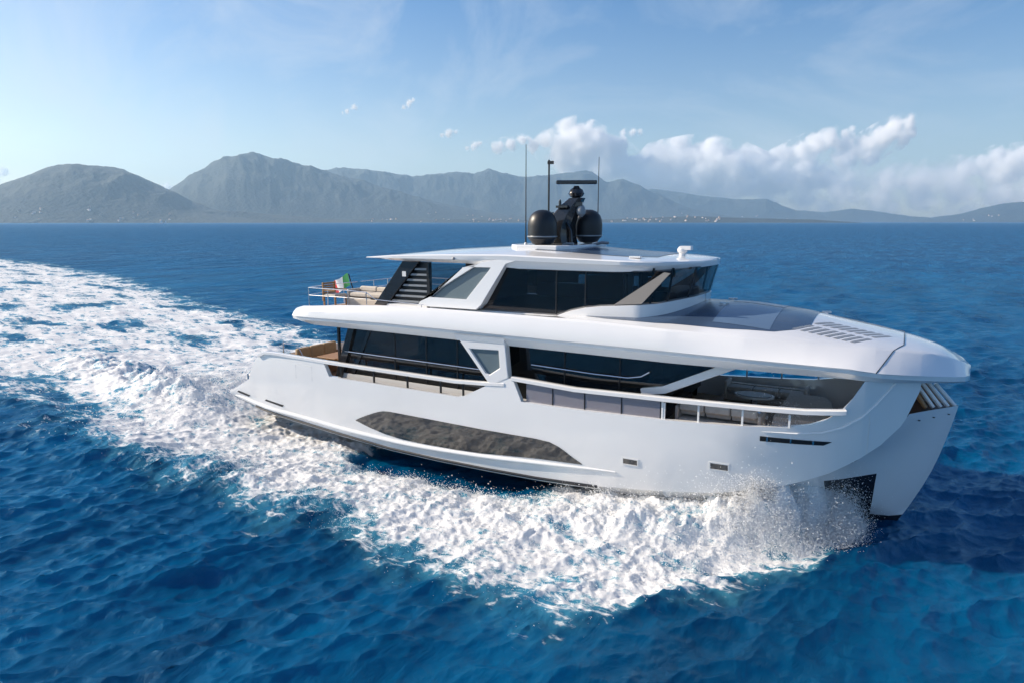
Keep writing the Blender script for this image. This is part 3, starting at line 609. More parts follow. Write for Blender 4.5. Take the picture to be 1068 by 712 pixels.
# strake under the hull window, boot stripe, top-edge moulding at the bow
for sg in (-1, 1):
    p = []
    for x, z in smooth_tab([(1.8, 1.36), (3, 1.2), (4, 1.08), (6.1, .98), (8, .84), (10.5, .76), (12, .79), (14, .88), (16, 1.02), (17.6, 1.14), (18.6, 1.2)], 60, 2):
        p.append((x, sg * (side_b(x, z) + .015), z))
    n = len(p); r = [.015 + .065 * min(1, (i + 1) / 5, (n - i) / 14) for i in range(n)]
    m = MB(); m.tube(p, r, 10); m.build('strake', M['white'], HULL)
    m = MB(); m.tube([(x, sg * (lerp(K_B, x) - .05), lerp(K_Z, x) - .10) for x in np.arange(3.6, 18.5, .5)], .014, 6); m.build('boot_stripe', M['offwhite'], HULL)
    m = MB(); m.tube([(x, sg * (lerp(K_B, x) + .005), lerp(K_Z, x) - .01) for x in np.arange(3.0, 18.5, .5)], .045, 6); m.build('rubbing_strip', M['black'], HULL)
    # hull window, a lamina that follows the topside
    up = [(8.58, 1.32), (9.0, 1.52), (9.55, 1.74), (9.9, 1.85), (10.2, 1.88), (12.0, 1.86), (14.0, 1.83), (16.0, 1.83), (16.5, 1.80), (16.85, 1.68), (17.3, 1.40), (17.56, 1.26)]
    lo = [(8.58, 1.30), (9.2, 1.13), (9.9, .99), (10.7, .91), (11.6, .90), (13, .93), (14, .98), (16.1, 1.17), (17.56, 1.24)]
    m = MB(); secs = []
    for x in np.linspace(8.58, 17.56, 60):
        a, b = lerp(lo, x), lerp(up, x)
        secs.append([(x, sg * (side_b(x, a + (b - a) * k / 6) + .012), a + (b - a) * k / 6) for k in range(7)])
    m.loft(secs); m.build('hull_window', M['hullglass'], HULL)
    # portholes, bow slot lights, stern slots
    for x, z, L, hh in ((19.06, 1.60, .42, .16), (21.55, 1.88, .46, .17)):
        f = MB(); g = lambda a, b, e: sg * (side_b(a, b) + e)
        o_ = [(x - L / 2 - .04, z - hh / 2 - .04), (x + L / 2 + .04, z - hh / 2 - .02), (x + L / 2 + .04, z + hh / 2 + .04), (x - L / 2 - .04, z + hh / 2 + .04)]
        i_ = [(x - L / 2, z - hh / 2), (x + L / 2, z - hh / 2), (x + L / 2, z + hh / 2), (x - L / 2, z + hh / 2)]
        f.ring(o_, i_, lambda a, b: g(a, b, -.02), lambda a, b: g(a, b, .02))
        fr = f.build('porthole_frame', M['offwhite'], HULL, smooth=False)
        q = MB(); q.prism(i_, lambda a, b: g(a, b, .001), lambda a, b: g(a, b, .008)); q.build('porthole_glass', M['hullglass'], fr, smooth=False)
    q = MB(); q.loft([[(x, sg * (side_b(x, z) + .012), z) for z in np.linspace(2.79 + (x - 22.56) * .03, 2.93 + (x - 22.56) * .012, 4)] for x in np.linspace(22.56, 24.05, 14)])
    q.loft([[(24.05, sg * (side_b(24.05, z) + .012), z) for z in np.linspace(2.835, 2.948, 4)], [(24.24, sg * (side_b(24.24, 2.95) + .012), 2.951)] * 4])
    sl = q.build('bow_slot', M['black'], HULL, smooth=False)
    for x in (22.72, 23.28, 23.80):
        q = MB(); q.prism([(x, 2.79 + (x - 22.56) * .03), (x + .035, 2.79 + (x - 22.56) * .03), (x + .035, 2.935 + (x - 22.56) * .01), (x, 2.935 + (x - 22.56) * .01)], lambda a, b: sg * (side_b(a, b) + .002), lambda a, b: sg * (side_b(a, b) + .024)); q.build('slot_divider', M['steel'], sl, smooth=False)
    for x0, x1, z in ((2.0, 2.7, 1.50), (3.7, 4.7, 1.36)):
        q = MB(); q.prism([(x0, z + .02), (x1, z - .10), (x1 + .1, z - .02), (x0 + .1, z + .09)], lambda a, b: sg * (side_b(a, b) - .03), lambda a, b: sg * (side_b(a, b) + .012)); q.build('exhaust_slot', M['black'], HULL, smooth=False)
    # bright moulding that curves up to the brim at the bow
    p = [(x, sg * (side_b(x, z) + .012), z) for x, z in ((22.6, 3.06), (23.4, 3.10), (24.0, 3.18), (24.45, 3.36), (24.85, 3.66), (25.15, 4.02), (25.4, 4.38), (25.52, 4.56))]
    q = MB(); q.tube(p, [.004, .02, .03, .035, .035, .035, .032, .03], 8); q.build('bow_moulding', M['white'], HULL)
    q = MB(); q.tube([(25.02, sg * (side_b(25.02, z) + .002), z) for z in (2.62, 2.9, 3.2, 3.5, 3.74)], .009, 6); q.build('hull_seam', M['offwhite'], HULL)
    # door outline in the aft bulwark
    q = MB()
    for a, b in (((5.7, 2.55), (5.7, 3.08)), ((5.7, 3.08), (6.55, 3.08)), ((6.55, 3.08), (6.55, 2.55))):
        q.tube([(a[0], sg * (side_b(*a) + .001), a[1]), (b[0], sg * (side_b(*b) + .001), b[1])], .003, 5)
    q.build('side_gate_seam', M['louvre'], HULL)
    # stern fairlead
    q = MB(); q.box((2.82, sg * 3.16, 2.28), (.10, .12, .26)); q.box((2.96, sg * 3.17, 2.22), (.08, .10, .16)); q.build('fairlead', M['steel'], Y, .02)

# decks
d = MB(); pts = [(x, -(min(side_b(x, 2.3), lerp(K_B, x)) - .10)) for x in np.arange(3.45, 24.5, .6)]
d.slab(pts + [(x, -y) for x, y in pts[::-1]], DECK - .12, DECK); d.build('main_deck', M['teak'], Y, smooth=False)
d = MB(); pts = [(20.3, -2.95), (22.0, -2.85), (23.0, -2.7), (24.0, -2.3), (24.5, -1.5)]
d.slab(pts + [(x, -y) for x, y in pts[::-1]], DECK + .006, 2.52); d.build('foredeck', M['teak'], Y, smooth=False)
d = MB(); d.slab([(1.85, -2.9), (3.35, -2.9), (3.35, 2.9), (1.85, 2.9)], 1.504, 1.53); d.build('swim_platform', M['teak'], Y, smooth=False)

# bow opening: anchor platform and slatted ramp inside the stem
d = MB(); d.slab([(25.4, -1.5), (25.9, -1.35), (26.72, -.08), (26.72, .08), (25.9, 1.35), (25.4, 1.5)], 3.46, 3.54); bp = d.build('anchor_platform', M['darkwood'], Y, smooth=False)
for k in range(5):
    x0, y0 = 25.72 + .17 * k, -.62 + .15 * k
    q = MB(); q.tube([(x0 + .02, y0, 4.30 - .04 * k), (x0 + .52, y0, 3.58)], .055, 8)
    q.build('fairlead_slat', M['white'] if k else M['wicker'], bp)
d = MB(); d.prism([(25.40, 3.56), (25.4, 4.40), (26.0, 4.35), (26.6, 3.56)], .40, .46); d.build('inner_bulkhead', M['wicker'], bp, smooth=False)
for t in (.12, .45, .8):
    q = MB(); x = 25.98 + t; q.lathe([(.03, 0), (.03, .02)], (x, -1.62 * (1 - t / 1.05) - .02, 3.42), 8); q.build('bow_bolt', M['black'], bp)

# --- rails on the bulwark
for sg in (-1, 1):
    p = [(x, sg * 3.22, z) for x, z in ((3.62, 3.22), (4.0, 3.36), (4.4, 3.38), (7, 3.32), (10, 3.30), (13, 3.28), (14.2, 3.34), (14.9, 3.40))]
    q = MB(); q.sweep(p, .22, .125); ra = q.build('bulwark_rail', M['white'], Y)
    for x in (7.95, 9.5, 11.0, 12.4, 13.3):
        q = MB(); z1 = 3.24; z0 = lerp(T_Z, x) - .02; q.box((x, sg * 3.22, (z0 + z1) / 2), (.05, .06, z1 - z0)); q.build('rail_post', M['black'], ra, smooth=False)
    p = [(x, sg * (min(3.22, lerp(T_B, x) - .06)), z) for x, z in ((15.15, 3.62), (17.3, 3.53), (20.2, 3.60), (22.6, 3.68), (23.6, 3.73), (24.3, 3.80), (24.5, 3.82))]
    q = MB(); q.sweep(p, .22, .14); ra = q.build('bulwark_rail', M['white'], Y)
    for x in (19.95, 20.95, 22.1, 23.25):
        q = MB(); z0 = lerp(T_Z, x) - .02; q.box((x, sg * 3.2, (z0 + 3.6) / 2), (.05, .05, 3.6 - z0)); q.build('rail_post', M['offwhite'], ra, smooth=False)
    xg = [15.62, 16.55, 17.6, 18.75, 19.9]
    for a, b in zip(xg[:-1], xg[1:]):
        q = MB(); q.prism([(a + .02, 2.9), (b - .02, 2.96), (b - .02, 3.52), (a + .02, 3.5)], sg * 3.19, sg * 3.205); q.build('glass_panel', M['balglass'], ra, smooth=False)
        q = MB(); q.box((b, sg * 3.2, 3.22), (.03, .04, .6)); q.build('rail_post', M['black'], ra, smooth=False)
    q = MB(); q.box((19.98, sg * 3.19, 3.2), (.10, .05, .56)); q.build('rail_post', M['offwhite'], ra, smooth=False)

# --- saloon on the main deck
SB = 2.55
SAL = tag(bpy.data.objects.new('saloon', None)); COL.objects.link(SAL); SAL.parent = Y
for sg in (-1, 1):
    q = MB(); q.prism([(7.25, DECK), (7.95, 4.60), (21.55, 4.56), (19.85, 3.66), (19.5, 3.5), (19.4, DECK)], sg * SB, sg * (SB - .02)); q.build('saloon_window', M['glass'], SAL, smooth=False)
    q = MB(); q.prism([(6.95, DECK), (7.30, DECK), (8.12, 4.6), (7.82, 4.6)], sg * (SB + .10), sg * (SB - .12)); q.build('saloon_pillar', M['carbon'], SAL, .01, smooth=False)
    q = MB(); q.prism([(7.60, DECK), (7.74, DECK), (8.9, 4.6), (8.74, 4.6)], sg * (SB + .04), sg * (SB + .003)); q.build('saloon_pillar', M['carbon'], SAL, smooth=False)
    for x in (9.9, 11.3, 12.6, 16.6, 18.4):
        q = MB(); q.prism([(x, DECK), (x + .05, DECK), (x + .05, 4.58), (x, 4.58)], sg * (SB + .003), sg * (SB + .02)); q.build('window_mullion', M['black'], SAL, smooth=False)
    q = MB(); q.tube([(7.6, sg * (SB + .08), 3.66), (13.0, sg * (SB + .08), 3.62), (14.6, sg * (SB + .08), 3.60)], .022, 8); q.build('handrail', M['steel'], SAL)
    q = MB(); q.tube([(15.5, sg * (SB + .08), 3.98), (17.6, sg * (SB + .08), 3.92), (18.7, sg * (SB + .08), 3.92), (19.1, sg * (SB + .08), 4.0), (19.35, sg * (SB + .08), 4.16)], .022, 8); q.build('handrail', M['steel'], SAL)
    # white raked beam that ends the saloon glass
    q = MB(); q.prism([(19.15, 3.46), (19.85, 3.60), (21.72, 4.50), (21.95, 4.6), (21.40, 4.6), (19.75, 3.80), (19.1, 3.66)], sg * (SB + .12), sg * (SB - .10)); q.build('raked_beam', M['white'], SAL, .02, smooth=False)
    q = MB(); q.prism([(7.3, DECK + .002), (19.4, DECK + .002), (19.4, 2.82), (7.40, 2.82)], sg * (SB + .05), sg * (SB + .004)); q.build('saloon_sill', M['offwhite'], SAL, smooth=False)
    for x, z0 in ((11.55, 3.2), (12.3, 3.7)):
        q = MB(); q.box((x, sg * 2.42, (z0 + 4.5) / 2), (.18, .03, 4.5 - z0)); q.build('curtain', M['sofa'], SAL, smooth=False)
# inside: dark cabinets along the middle and a front bulkhead
q = MB(); q.box((16.6, .2, 3.45), (5.6, 3.4, 2.18)); q.build('galley_block', M['darkwood'], SAL, smooth=False)
q = MB(); q.prism([(19.5, DECK + .4), (19.5, 3.45), (21.3, 4.5), (21.36, 4.5), (19.56, 3.4), (19.56, DECK + .4)], -SB + .12, SB - .12); q.build('saloon_windscreen', M['glass'], SAL, smooth=False)
q = MB(); q.box((9.2, .4, 2.75), (1.6, 3.2, .7)); q.build('inside_sofa', M['greysofa'], SAL, .05, smooth=False)
q = MB(); q.box((12.2, .2, 3.0), (1.8, 1.2, .08)); q.box((12.2, .2, 2.67), (.3, .3, .62)); q.build('inside_table', M['darkwood'], SAL, smooth=False)

# main-deck side fins (white frame, grey glass)
def frame_part(name, outer, inner, y0, y1, glass, gy, parent=Y, bev=.03):
    q = MB(); q.ring(outer, inner, y0, y1); fr = q.build(name, M['white'], parent, bev, smooth=False)
    q = MB(); q.prism(inner, gy[0], gy[1]); q.build('fin_glass', glass, fr, smooth=False); return fr
for sg in (-1, 1):
    out = [(13.15, 4.76), (14.93, 4.80), (15.05, 3.62), (14.52, 3.36), (14.30, 3.42)]
    inn = [(13.62, 4.42), (14.70, 4.46), (14.74, 3.92), (14.36, 3.66), (14.22, 3.70)]
    frame_part('side_fin', out, inn, sg * 3.05, sg * 3.32, M['greyglass'], (sg * 3.22, sg * 3.24))
    # its head slopes back under the brim
    q = MB(); q.loft([[(13.15, sg * 3.33, 4.66), (13.08, sg * 3.42, 4.86)], [(14.93, sg * 3.33, 4.68), (14.96, sg * 3.42, 4.88)]]); q.build('side_fin_cap', M['white'], Y)

# --- the upper deck with its long brim running out over the bow
BW = [(5.28, 2.75), (5.36, 3.02), (5.55, 3.22), (5.9, 3.36), (6.6, 3.4), (12, 3.42), (22, 3.42), (24, 3.40), (24.7, 3.33), (25.2, 3.12), (25.6, 2.75), (26.0, 2.3), (26.4, 1.83), (26.75, 1.38), (27.0, .98), (27.12, .6), (27.16, .25)]
ZTOP = [(5.28, 5.06), (5.6, 5.2), (6, 5.30), (8, 5.45), (10, 5.56), (12, 5.6), (17.3, 5.6), (20.2, 5.52), (22.6, 5.44), (24.8, 5.30), (25.6, 5.22), (26.3, 5.11), (26.7, 4.98), (27.0, 4.84), (27.16, 4.70)]
ZMID = [(5.28, 4.92), (10, 5.0), (24.5, 4.95), (25.5, 4.82), (26.5, 4.66), (27.16, 4.55)]
ZBOT = [(5.28, 4.78), (6.6, 4.62), (10, 4.62), (20, 4.58), (24.5, 4.63), (25.5, 4.56), (26.5, 4.46), (27.16, 4.38)]
ZCEN = [(5.28, 5.05), (6, 5.3), (10, 5.40), (16, 5.45), (18, 5.75), (20, 6.0), (21.5, 6.0), (23, 5.86), (24, 5.66), (25.2, 5.44), (26, 5.27), (26.5, 5.13), (26.8, 4.95), (27.16, 4.72)]
TI = [(5.28, 2.58), (5.6, 2.98), (6.6, 3.16), (12, 3.18), (20, 3.18), (22, 3.0), (23.5, 2.65), (25.0, 2.15), (26.0, 1.42), (26.6, .84), (27.0, .36), (27.16, .08)]
def deck_z(x, b):
    bw = lerp(TI, x); e = lerp(ZTOP, x); c = lerp(ZCEN, x); b = abs(b)
    if x < 16:
        dp = lerp([(5.28, 0), (6.1, .30), (10, .32), (11.5, .10), (16, .05)], x)
        return e if b > bw * .9 else e - dp * min(1, (bw * .9 - b) / .1)
    return e + (c - e) * (1 - min(1, b / bw) ** 2)
q = MB(); secs = []
for x in sorted(set([t[0] for t in BW] + [t[0] for t in TI] + [round(v, 2) for v in np.arange(5.28, 27.1, .25)])):
    bw = lerp(BW, x); ti = lerp(TI, x); e, mi_, bo_ = lerp(ZTOP, x), lerp(ZMID, x), lerp(ZBOT, x)
    k = min(1, bw / 3.4); f = min(1, max(0, (x - 20) / 4))
    prof = [(-t, deck_z(x, t)) for t in np.linspace(0, ti, 9)]
    up = lambda t, o: (bw + (ti - bw) * t + o * k * (1 - f), mi_ + (e - mi_) * t)
    rr = [(0, bo_), (bw - .62 * k, bo_), (bw - .26 * k, bo_ + .02), (bw - .06 * k, mi_ - .12), (bw - .03 * k, mi_ - .03), (bw, mi_), up(.2, .04), up(.55, .08), up(.9, .05), up(1, 0)]
    secs.append([(x, -b, z) for b, z in rr] + [(x, b, z) for b, z in prof[::-1]][1:])
q.loft(secs)
for a in (0, len(secs) - 1):
    c = secs[a]; q.add(c, [tuple(range(len(c)))])
q.mirror(); UD = q.build('upper_deck', M['white'], Y, angle=20)

# teak sole aft on the upper deck
q = MB(); q.slab([(6.5, -2.7), (9.8, -2.7), (9.8, 2.7), (6.5, 2.7)], 5.04, 5.24); q.build('aft_sole', M['teak'], UD, smooth=False)
def on_deck(pts, name, m, lift=.006, nx=10, ny=10, parent=UD):
    """a sheet laid on the crown of the deck between two long edges given as (x, b) lists"""
    q = MB(); secs = []
    (a0, a1), (b0, b1) = pts
    for i in range(nx + 1):
        row = []
        for j in range(ny + 1):
            s, t = i / nx, j / ny
            x = (a0[0] + (a1[0] - a0[0]) * s) * (1 - t) + (b0[0] + (b1[0] - b0[0]) * s) * t
            y = (a0[1] + (a1[1] - a0[1]) * s) * (1 - t) + (b0[1] + (b1[1] - b0[1]) * s) * t
            row.append((x, y, deck_z(x, y) + lift))
        secs.append(row)
    q.loft(secs); return q.build(name, m, parent)
GO = [(17.3, 2.54), (18.0, 2.78), (19.5, 2.86), (21.5, 2.72), (22.6, 2.45), (23.1, 2.05), (23.4, 1.5)]      # outer edge of the dark glazing
q = MB(); secs = []
for x in np.linspace(17.3, 23.4, 40):
    bo2 = lerp(GO, x); bi = 2.50 if x < 18.9 else 0.0
    secs.append([(x, -(bi + (bo2 - bi) * k / 12), deck_z(x, bi + (bo2 - bi) * k / 12) + .006) for k in range(13)])
q.loft(secs); q.mirror(); q.build('foredeck_glazing', M['solar'], UD)
for a, b in (((21.0, -2.4), (22.5, -.08)), ((21.0, .08), (22.5, 2.4))):
    on_deck((((a[0], a[1]), (b[0], a[1])), ((a[0], b[1]), (b[0], b[1]))), 'glazing_panel', M['solar2'], .012)
for k in range(8):
    for yc, sg in ((-1.75, 1), (-.95, 1), (.95, -1), (1.75, -1)):
        x = 23.62 + .20 * k - .55 * (abs(yc) - .95); dx, dy = .19, .29 * sg
        if max(abs(yc - dy), abs(yc + dy)) > lerp(TI, x + .2) - .12: continue
        on_deck((((x - dx, yc - dy), (x - dx + .11, yc - dy)), ((x + dx, yc + dy), (x + dx + .11, yc + dy))), 'deck_vent_slot', M['louvre'], .006, 2, 4)
# seam across the bow brim
def brim_pt(x, t): bw, ti = lerp(BW, x), lerp(TI, x); return (x, -(bw + (ti - bw) * t), lerp(ZMID, x) + (lerp(ZTOP, x) - lerp(ZMID, x)) * t)
q = MB(); p = [(25.6, -y, deck_z(25.6, y) + .002) for y in np.linspace(0, 1.2, 8)] + [(25.5, -1.52, deck_z(25.5, 1.52) + .003)] + [brim_pt(25.38 - .30 * k / 5, .97 - .97 * k / 5) for k in range(6)]
q.tube(p, .013, 6); q.mirror(); q.build('brim_seam', M['black'], UD)
for x, y in ((23.5, 1.4), (20.9, -.6), (20.8, 1.0)):
    q = MB(); q.box((x, y, deck_z(x, y) + .05), (.28, .06, .05), .4); q.box((x, y, deck_z(x, y) + .015), (.1, .1, .05)); q.build('deck_cleat', M['steel'], UD, .01)

# aft rail of the upper deck
for sg in (-1, 1):
    q = MB(); q.tube([(6.0, sg * .1, 5.98), (6.0, sg * 2.6, 5.98), (6.2, sg * 2.95, 5.98), (8.2, sg * 3.02, 5.98), (9.1, sg * 3.02, 5.95), (9.5, sg * 3.0, 5.72), (11.6, sg * 3.0, 5.66)], .014, 8)
    q.tube([(6.0, sg * .1, 5.70), (6.0, sg * 2.6, 5.70), (6.2, sg * 2.95, 5.70), (9.3, sg * 3.02, 5.72)], .008, 6); ra = q.build('aft_railing', M['steel'], Y)
    for x, y in ((6.0, .9), (6.0, 1.8), (6.2, 2.95), (7.2, 2.98), (8.2, 3.02), (9.1, 3.02), (11.5, 3.0)):
        q = MB(); q.tube([(x, sg * y, 5.2), (x, sg * y, 5.97 if x < 9.5 else 5.66)], .013, 6); q.build('railing_post', M['steel'], ra)

# --- wheelhouse
def wh_plan(inset=0.0, lean=0.0):
    """half outline of the sky lounge / wheelhouse from aft along starboard to the centreline at the front"""
    b = 2.48 - inset
    p = [(x, b) for x in np.linspace(9.5, 18.7, 20)]
    for a in np.linspace(0, 90, 16)[1:]:
        p.append((18.7 + (1.45 + lean - inset) * math.sin(R(a)) ** 1.15, b * math.cos(R(a)) ** .75 if a < 90 else 0.0))
    return p
def wh_sill(x): return lerp([(9, 5.55), (16.5, 5.58), (16.85, 5.82), (17.6, 5.94), (18.6, 6.03), (19.4, 6.10), (19.9, 6.2), (20.2, 6.24)], x)
WH = bpy.data.objects.new('wheelhouse', None); COL.objects.link(WH); WH.parent = Y
lo, hi = wh_plan(0, 0), wh_plan(-.03, .22)
def wh_strip(i0, i1, name, m, zt=7.02, off=0.0, parent=WH, side=-1):
    q = MB(); q.loft([[(lo[i][0], side * (lo[i][1] + off), wh_sill(lo[i][0]) - .1), (hi[i][0], side * (hi[i][1] + off), zt + (.12 if lo[i][0] > 19 else 0) * min(1, max(0, (lo[i][0] - 19) / 1.2)))] for i in range(i0, i1 + 1)])
    return q.build(name, m, parent)
N = len(lo)
for sg in (-1, 1):
    wh_strip(4, 12, 'side_window', M['wheelglass'], side=sg); wh_strip(12, 19, 'side_window', M['wheelglass'], side=sg)
    wh_strip(19, 26, 'windscreen', M['clearglass'], side=sg); wh_strip(26, N - 1, 'windscreen', M['clearglass'], side=sg)
    # white base below the glass
    q = MB(); q.loft([[(x + e, sg * (b + .02), z) for e, z in ((.03, 5.3), (.03, wh_sill(x) - .02))] + [(x - .05, sg * max(0, b - .08), wh_sill(x) + .015)] for x, b in lo]); q.build('coaming', M['white'], WH, angle=50)
    # light pillar between the side glass and the windscreen, slanting
    q = MB(); q.prism([(18.15, 6.0), (19.0, 6.08), (19.80, 6.98), (19.62, 7.0)], sg * (2.50), sg * 2.44); q.build('slanted_pillar', mat('taupe_pillar', (.30, .27, .24), .4), WH, smooth=False)
    for i in (14, 16):
        zz = wh_sill(lo[i][0]) + .02; q = MB(); q.box((lo[i][0], sg * 2.495, (zz + 7) / 2), (.04, .03, 7 - zz)); q.build('window_mullion', M['black'], WH, smooth=False)
    for i in (23, 26, 30):
        p0, p1 = lo[i], hi[i]
        q = MB(); q.tube([(p0[0] - .03, sg * (p0[1] - .02), wh_sill(p0[0])), (p1[0] - .03, sg * (p1[1] - .02), 7.1)], .035, 6); q.build('windscreen_mullion', M['black'], WH)
    # aft: slanted dark pillar, slats, dark pane
    q = MB(); q.prism([(9.0, 5.46), (9.55, 5.46), (11.05, 7.06), (10.35, 7.06)], sg * 2.52, sg * 2.36); ap = q.build('aft_pillar', M['carbon'], WH, .012, smooth=False)
    q = MB(); q.box((10.42, sg * 2.53, 6.62), (.16, .02, .18)); q.build('pillar_light', M['offwhite'], ap, smooth=False)
    for k in range(7):
        z = 5.62 + .19 * k; x0 = 9.62 + (z - 5.46) * .92
        q = MB(); q.prism([(x0, z), (11.35, z + .01), (11.35, z + .075), (x0 + .05, z + .07)], sg * 2.46, sg * 2.37); q.build('louvre_slat', M['louvre'], WH, smooth=False)
    q = MB(); q.prism([(9.5, 5.46), (11.4, 5.46), (11.4, 7.04), (10.9, 7.04)], sg * 2.34, sg * 2.30); q.build('louvre_back', M['black'], WH, smooth=False)
    q = MB(); q.prism([(11.36, 5.46), (11.48, 5.46), (11.48, 7.04), (11.36, 7.04)], sg * 2.50, sg * 2.36); q.build('window_mullion', M['black'], WH, smooth=False)
    # white fin with grey panel
    out = [(11.25, 5.60), (11.40, 5.78), (13.70, 7.12), (14.55, 7.26), (15.25, 7.28), (14.62, 7.10), (13.80, 5.78), (13.62, 5.62)]
    inn = [(11.78, 5.92), (11.86, 5.97), (13.02, 6.94), (13.30, 6.96), (14.08, 6.97), (14.02, 6.88), (13.30, 6.02), (13.22, 5.92)]
    frame_part('upper_fin', out, inn, lambda x, z: sg * 2.52, lambda x, z: sg * (2.92 - .20 * (z - 5.6) / 1.6), M['greyglass'], (lambda x, z: sg * (2.78 - .2 * (z - 5.6) / 1.6), lambda x, z: sg * (2.82 - .2 * (z - 5.6) / 1.6)))
# inside the wheelhouse: floor, console, seats, dark partitions on the middle line with openings
q = MB(); q.slab([(9.9, -2.3), (18.8, -2.3), (19.9, -1.3), (19.9, 1.3), (18.8, 2.3), (9.9, 2.3)], 5.42, 5.6); q.build('cabin_floor', M['darkwood'], WH, smooth=False)
q = MB(); q.box((19.3, 0, 5.95), (.7, 2.6, .75)); q.build('helm_console', M['black'], WH, .04, smooth=False)
for y in (-.7, .7):
    q = MB(); q.box((18.2, y, 6.0), (.6, .6, .16)); q.box((17.92, y, 6.4), (.14, .58, .8)); q.build('helm_seat', M['black'], WH, .04, smooth=False)
q = MB(); q.prism([(13.2, 5.6), (18.6, 5.6), (18.6, 6.16), (13.2, 6.12)], 2.02, 2.06); q.prism([(13.2, 6.46), (18.6, 6.52), (18.6, 7.05), (13.2, 7.05)], 2.02, 2.06)
for a, b in ((13.2, 14.95), (15.25, 17.1), (17.55, 18.12)): q.prism([(a, 6.12), (b, 6.16), (b, 6.52), (a, 6.46)], 2.021, 2.059)
q.build('cabin_lining', M['darkwood'], WH, smooth=False)
q = MB(); q.box((12.6, .2, 6.3), (.08, 4.2, 1.4)); q.build('cabin_bulkhead', M['darkwood'], WH, smooth=False)

# --- hard top
RB = [(8.62, 2.45), (8.8, 2.62), (10, 2.70), (15, 2.74), (18.4, 2.72), (19.0, 2.60), (19.5, 2.30), (19.95, 1.80), (20.3, 1.15), (20.45, .6), (20.5, .15)]
RE = [(8.62, 7.16), (10, 7.26), (12, 7.33), (14.5, 7.38), (18, 7.31), (19.6, 7.28), (20.5, 7.27)]
RC = [(8.62, 7.17), (9.6, 7.27), (11.3, 7.44), (13.6, 7.57), (15.0, 7.65), (15.9, 7.62), (17, 7.53), (18.3, 7.43), (19.6, 7.37), (20.5, 7.32)]
RU = [(8.62, 7.13), (10, 7.07), (12.8, 7.06), (15, 6.94), (18, 6.95), (19.6, 7.0), (20.5, 7.12)]
def roof_z(x, b):
    bw = lerp(RB, x); t = min(1, abs(b) / max(.01, bw)); return lerp(RE, x) + (lerp(RC, x) - lerp(RE, x)) * (1 - t ** 2.2)
q = MB(); secs = []
for x in sorted(set([t[0] for t in RB] + [round(v, 2) for v in np.arange(8.62, 20.4, .25)])):
    bw = lerp(RB, x); u = lerp(RU, x); e = lerp(RE, x); k = min(1, bw / 2.5)
    f = min(1, max(0, (x - 12.5) / 2.5)) * k
    rr = [(0, u), (bw - .22 * k, u), (bw - .16 * k, u + .02), (bw - .09 * f, u + (e - u) * .45), (bw - .02 * f, u + (e - u) * .62), (bw, e - .03)]
    secs.append([(x, -b, z) for b, z in rr] + [(x, -b, roof_z(x, b)) for b in np.linspace(bw * .985, 0, 9)])
q.loft(secs)
for a in (0, len(secs) - 1):
    c = secs[a]; q.add(c, [tuple(range(len(c)))])
q.mirror(); RF = q.build('hardtop', M['white'], Y, angle=24)
q = MB(); secs = []
for x in np.linspace(15.2, 19.1, 12):
    bw = 1.9 - .5 * max(0, (x - 17.6) / 1.6) ** 2
    secs.append([(x, y, roof_z(x, y) + .008) for y in np.linspace(-bw, bw, 11)])
q.loft(secs); q.build('roof_glazing', M['solar'], RF)
q = MB(); q.slab([(14.0, -1.3), (14.4, -1.7), (15.9, -1.75), (16.3, -1.4), (16.4, 0), (16.3, 1.4), (15.9, 1.75), (14.4, 1.7), (14.0, 1.3), (13.9, 0)], 7.3, 7.665)
q.build('mast_plinth', M['white'], RF, .04, smooth=False)
q = MB(); q.lathe([(.10, 0), (.10, .10), (.15, .14), (.16, .22), (.10, .30), (0.02, .31)], (19.5, -.35, roof_z(19.5, .35) - .02), 14); q.box((19.62, -.35, roof_z(19.5, .35) + .24), (.34, .26, .12)); q.build('searchlight', M['white'], RF, .01)
q = MB(); q.box((18.6, -2.0, roof_z(18.6, 2.0) + .03), (.34, .16, .05)); q.build('roof_hatch', M['white'], RF, .01)
q = MB(); q.lathe([(.035, 0), (.05, .04), (.03, .09)], (12.65, -2.73, 7.17), 10); q.build('camera_pod', M['louvre'], RF)
for x, y in ((19.3, -2.35), (19.7, -1.95), (20.05, -1.45)):
    q = MB(); q.box((x, y, lerp(RU, x) + .02), (.16, .06, .06), -.8); q.build('wiper_motor', M['black'], RF, smooth=False)

# mast with its gear
MA = bpy.data.objects.new('mast', None); COL.objects.link(MA); MA.parent = Y; MA.location = (15.3, 0, 7.67)
def at_mast(pts): return [(x - 15.3, y, z - 7.67) for x, y, z in pts]
q = MB(); secs = []
for x, z, l, w_ in ((15.1, 7.66, 1.25, 1.0), (15.05, 7.95, 1.2, .98), (15.14, 8.30, 1.02, .9), (15.34, 8.65, .86, .74), (15.56, 8.95, .70, .6), (15.78, 9.18, .52, .46)):
    secs.append(at_mast([(x + l / 2 * a, w_ / 2 * b, z) for a, b in ((-1, -.5), (-.6, -1), (.6, -1), (1, -.5), (1, .5), (.6, 1), (-.6, 1), (-1, .5))]))
q.loft(secs, wrap=True, cap=True); q.build('mast_pylon', M['carbon'], MA, .02, angle=50)
q = MB(); q.tube(at_mast([(15.75, -.35, 7.72), (15.72, -.34, 8.1), (15.52, -.28, 8.4)]), [.07, .06, .08], 8); q.build('mast_strut', M['carbon'], MA)
q = MB(); q.lathe([(.10, 0), (.22, .06), (.27, .16), (.22, .28), (.12, .34), (.08, .40)], (.45, 0, 1.50), 18); rd = q.build('radar_pedestal', M['carbon'], MA)
q = MB(); q.box((.45, 0, 2.02), (.20, 1.36, .13), R(-62)); q.build('radar_bar', M['carbon'], rd, .04)
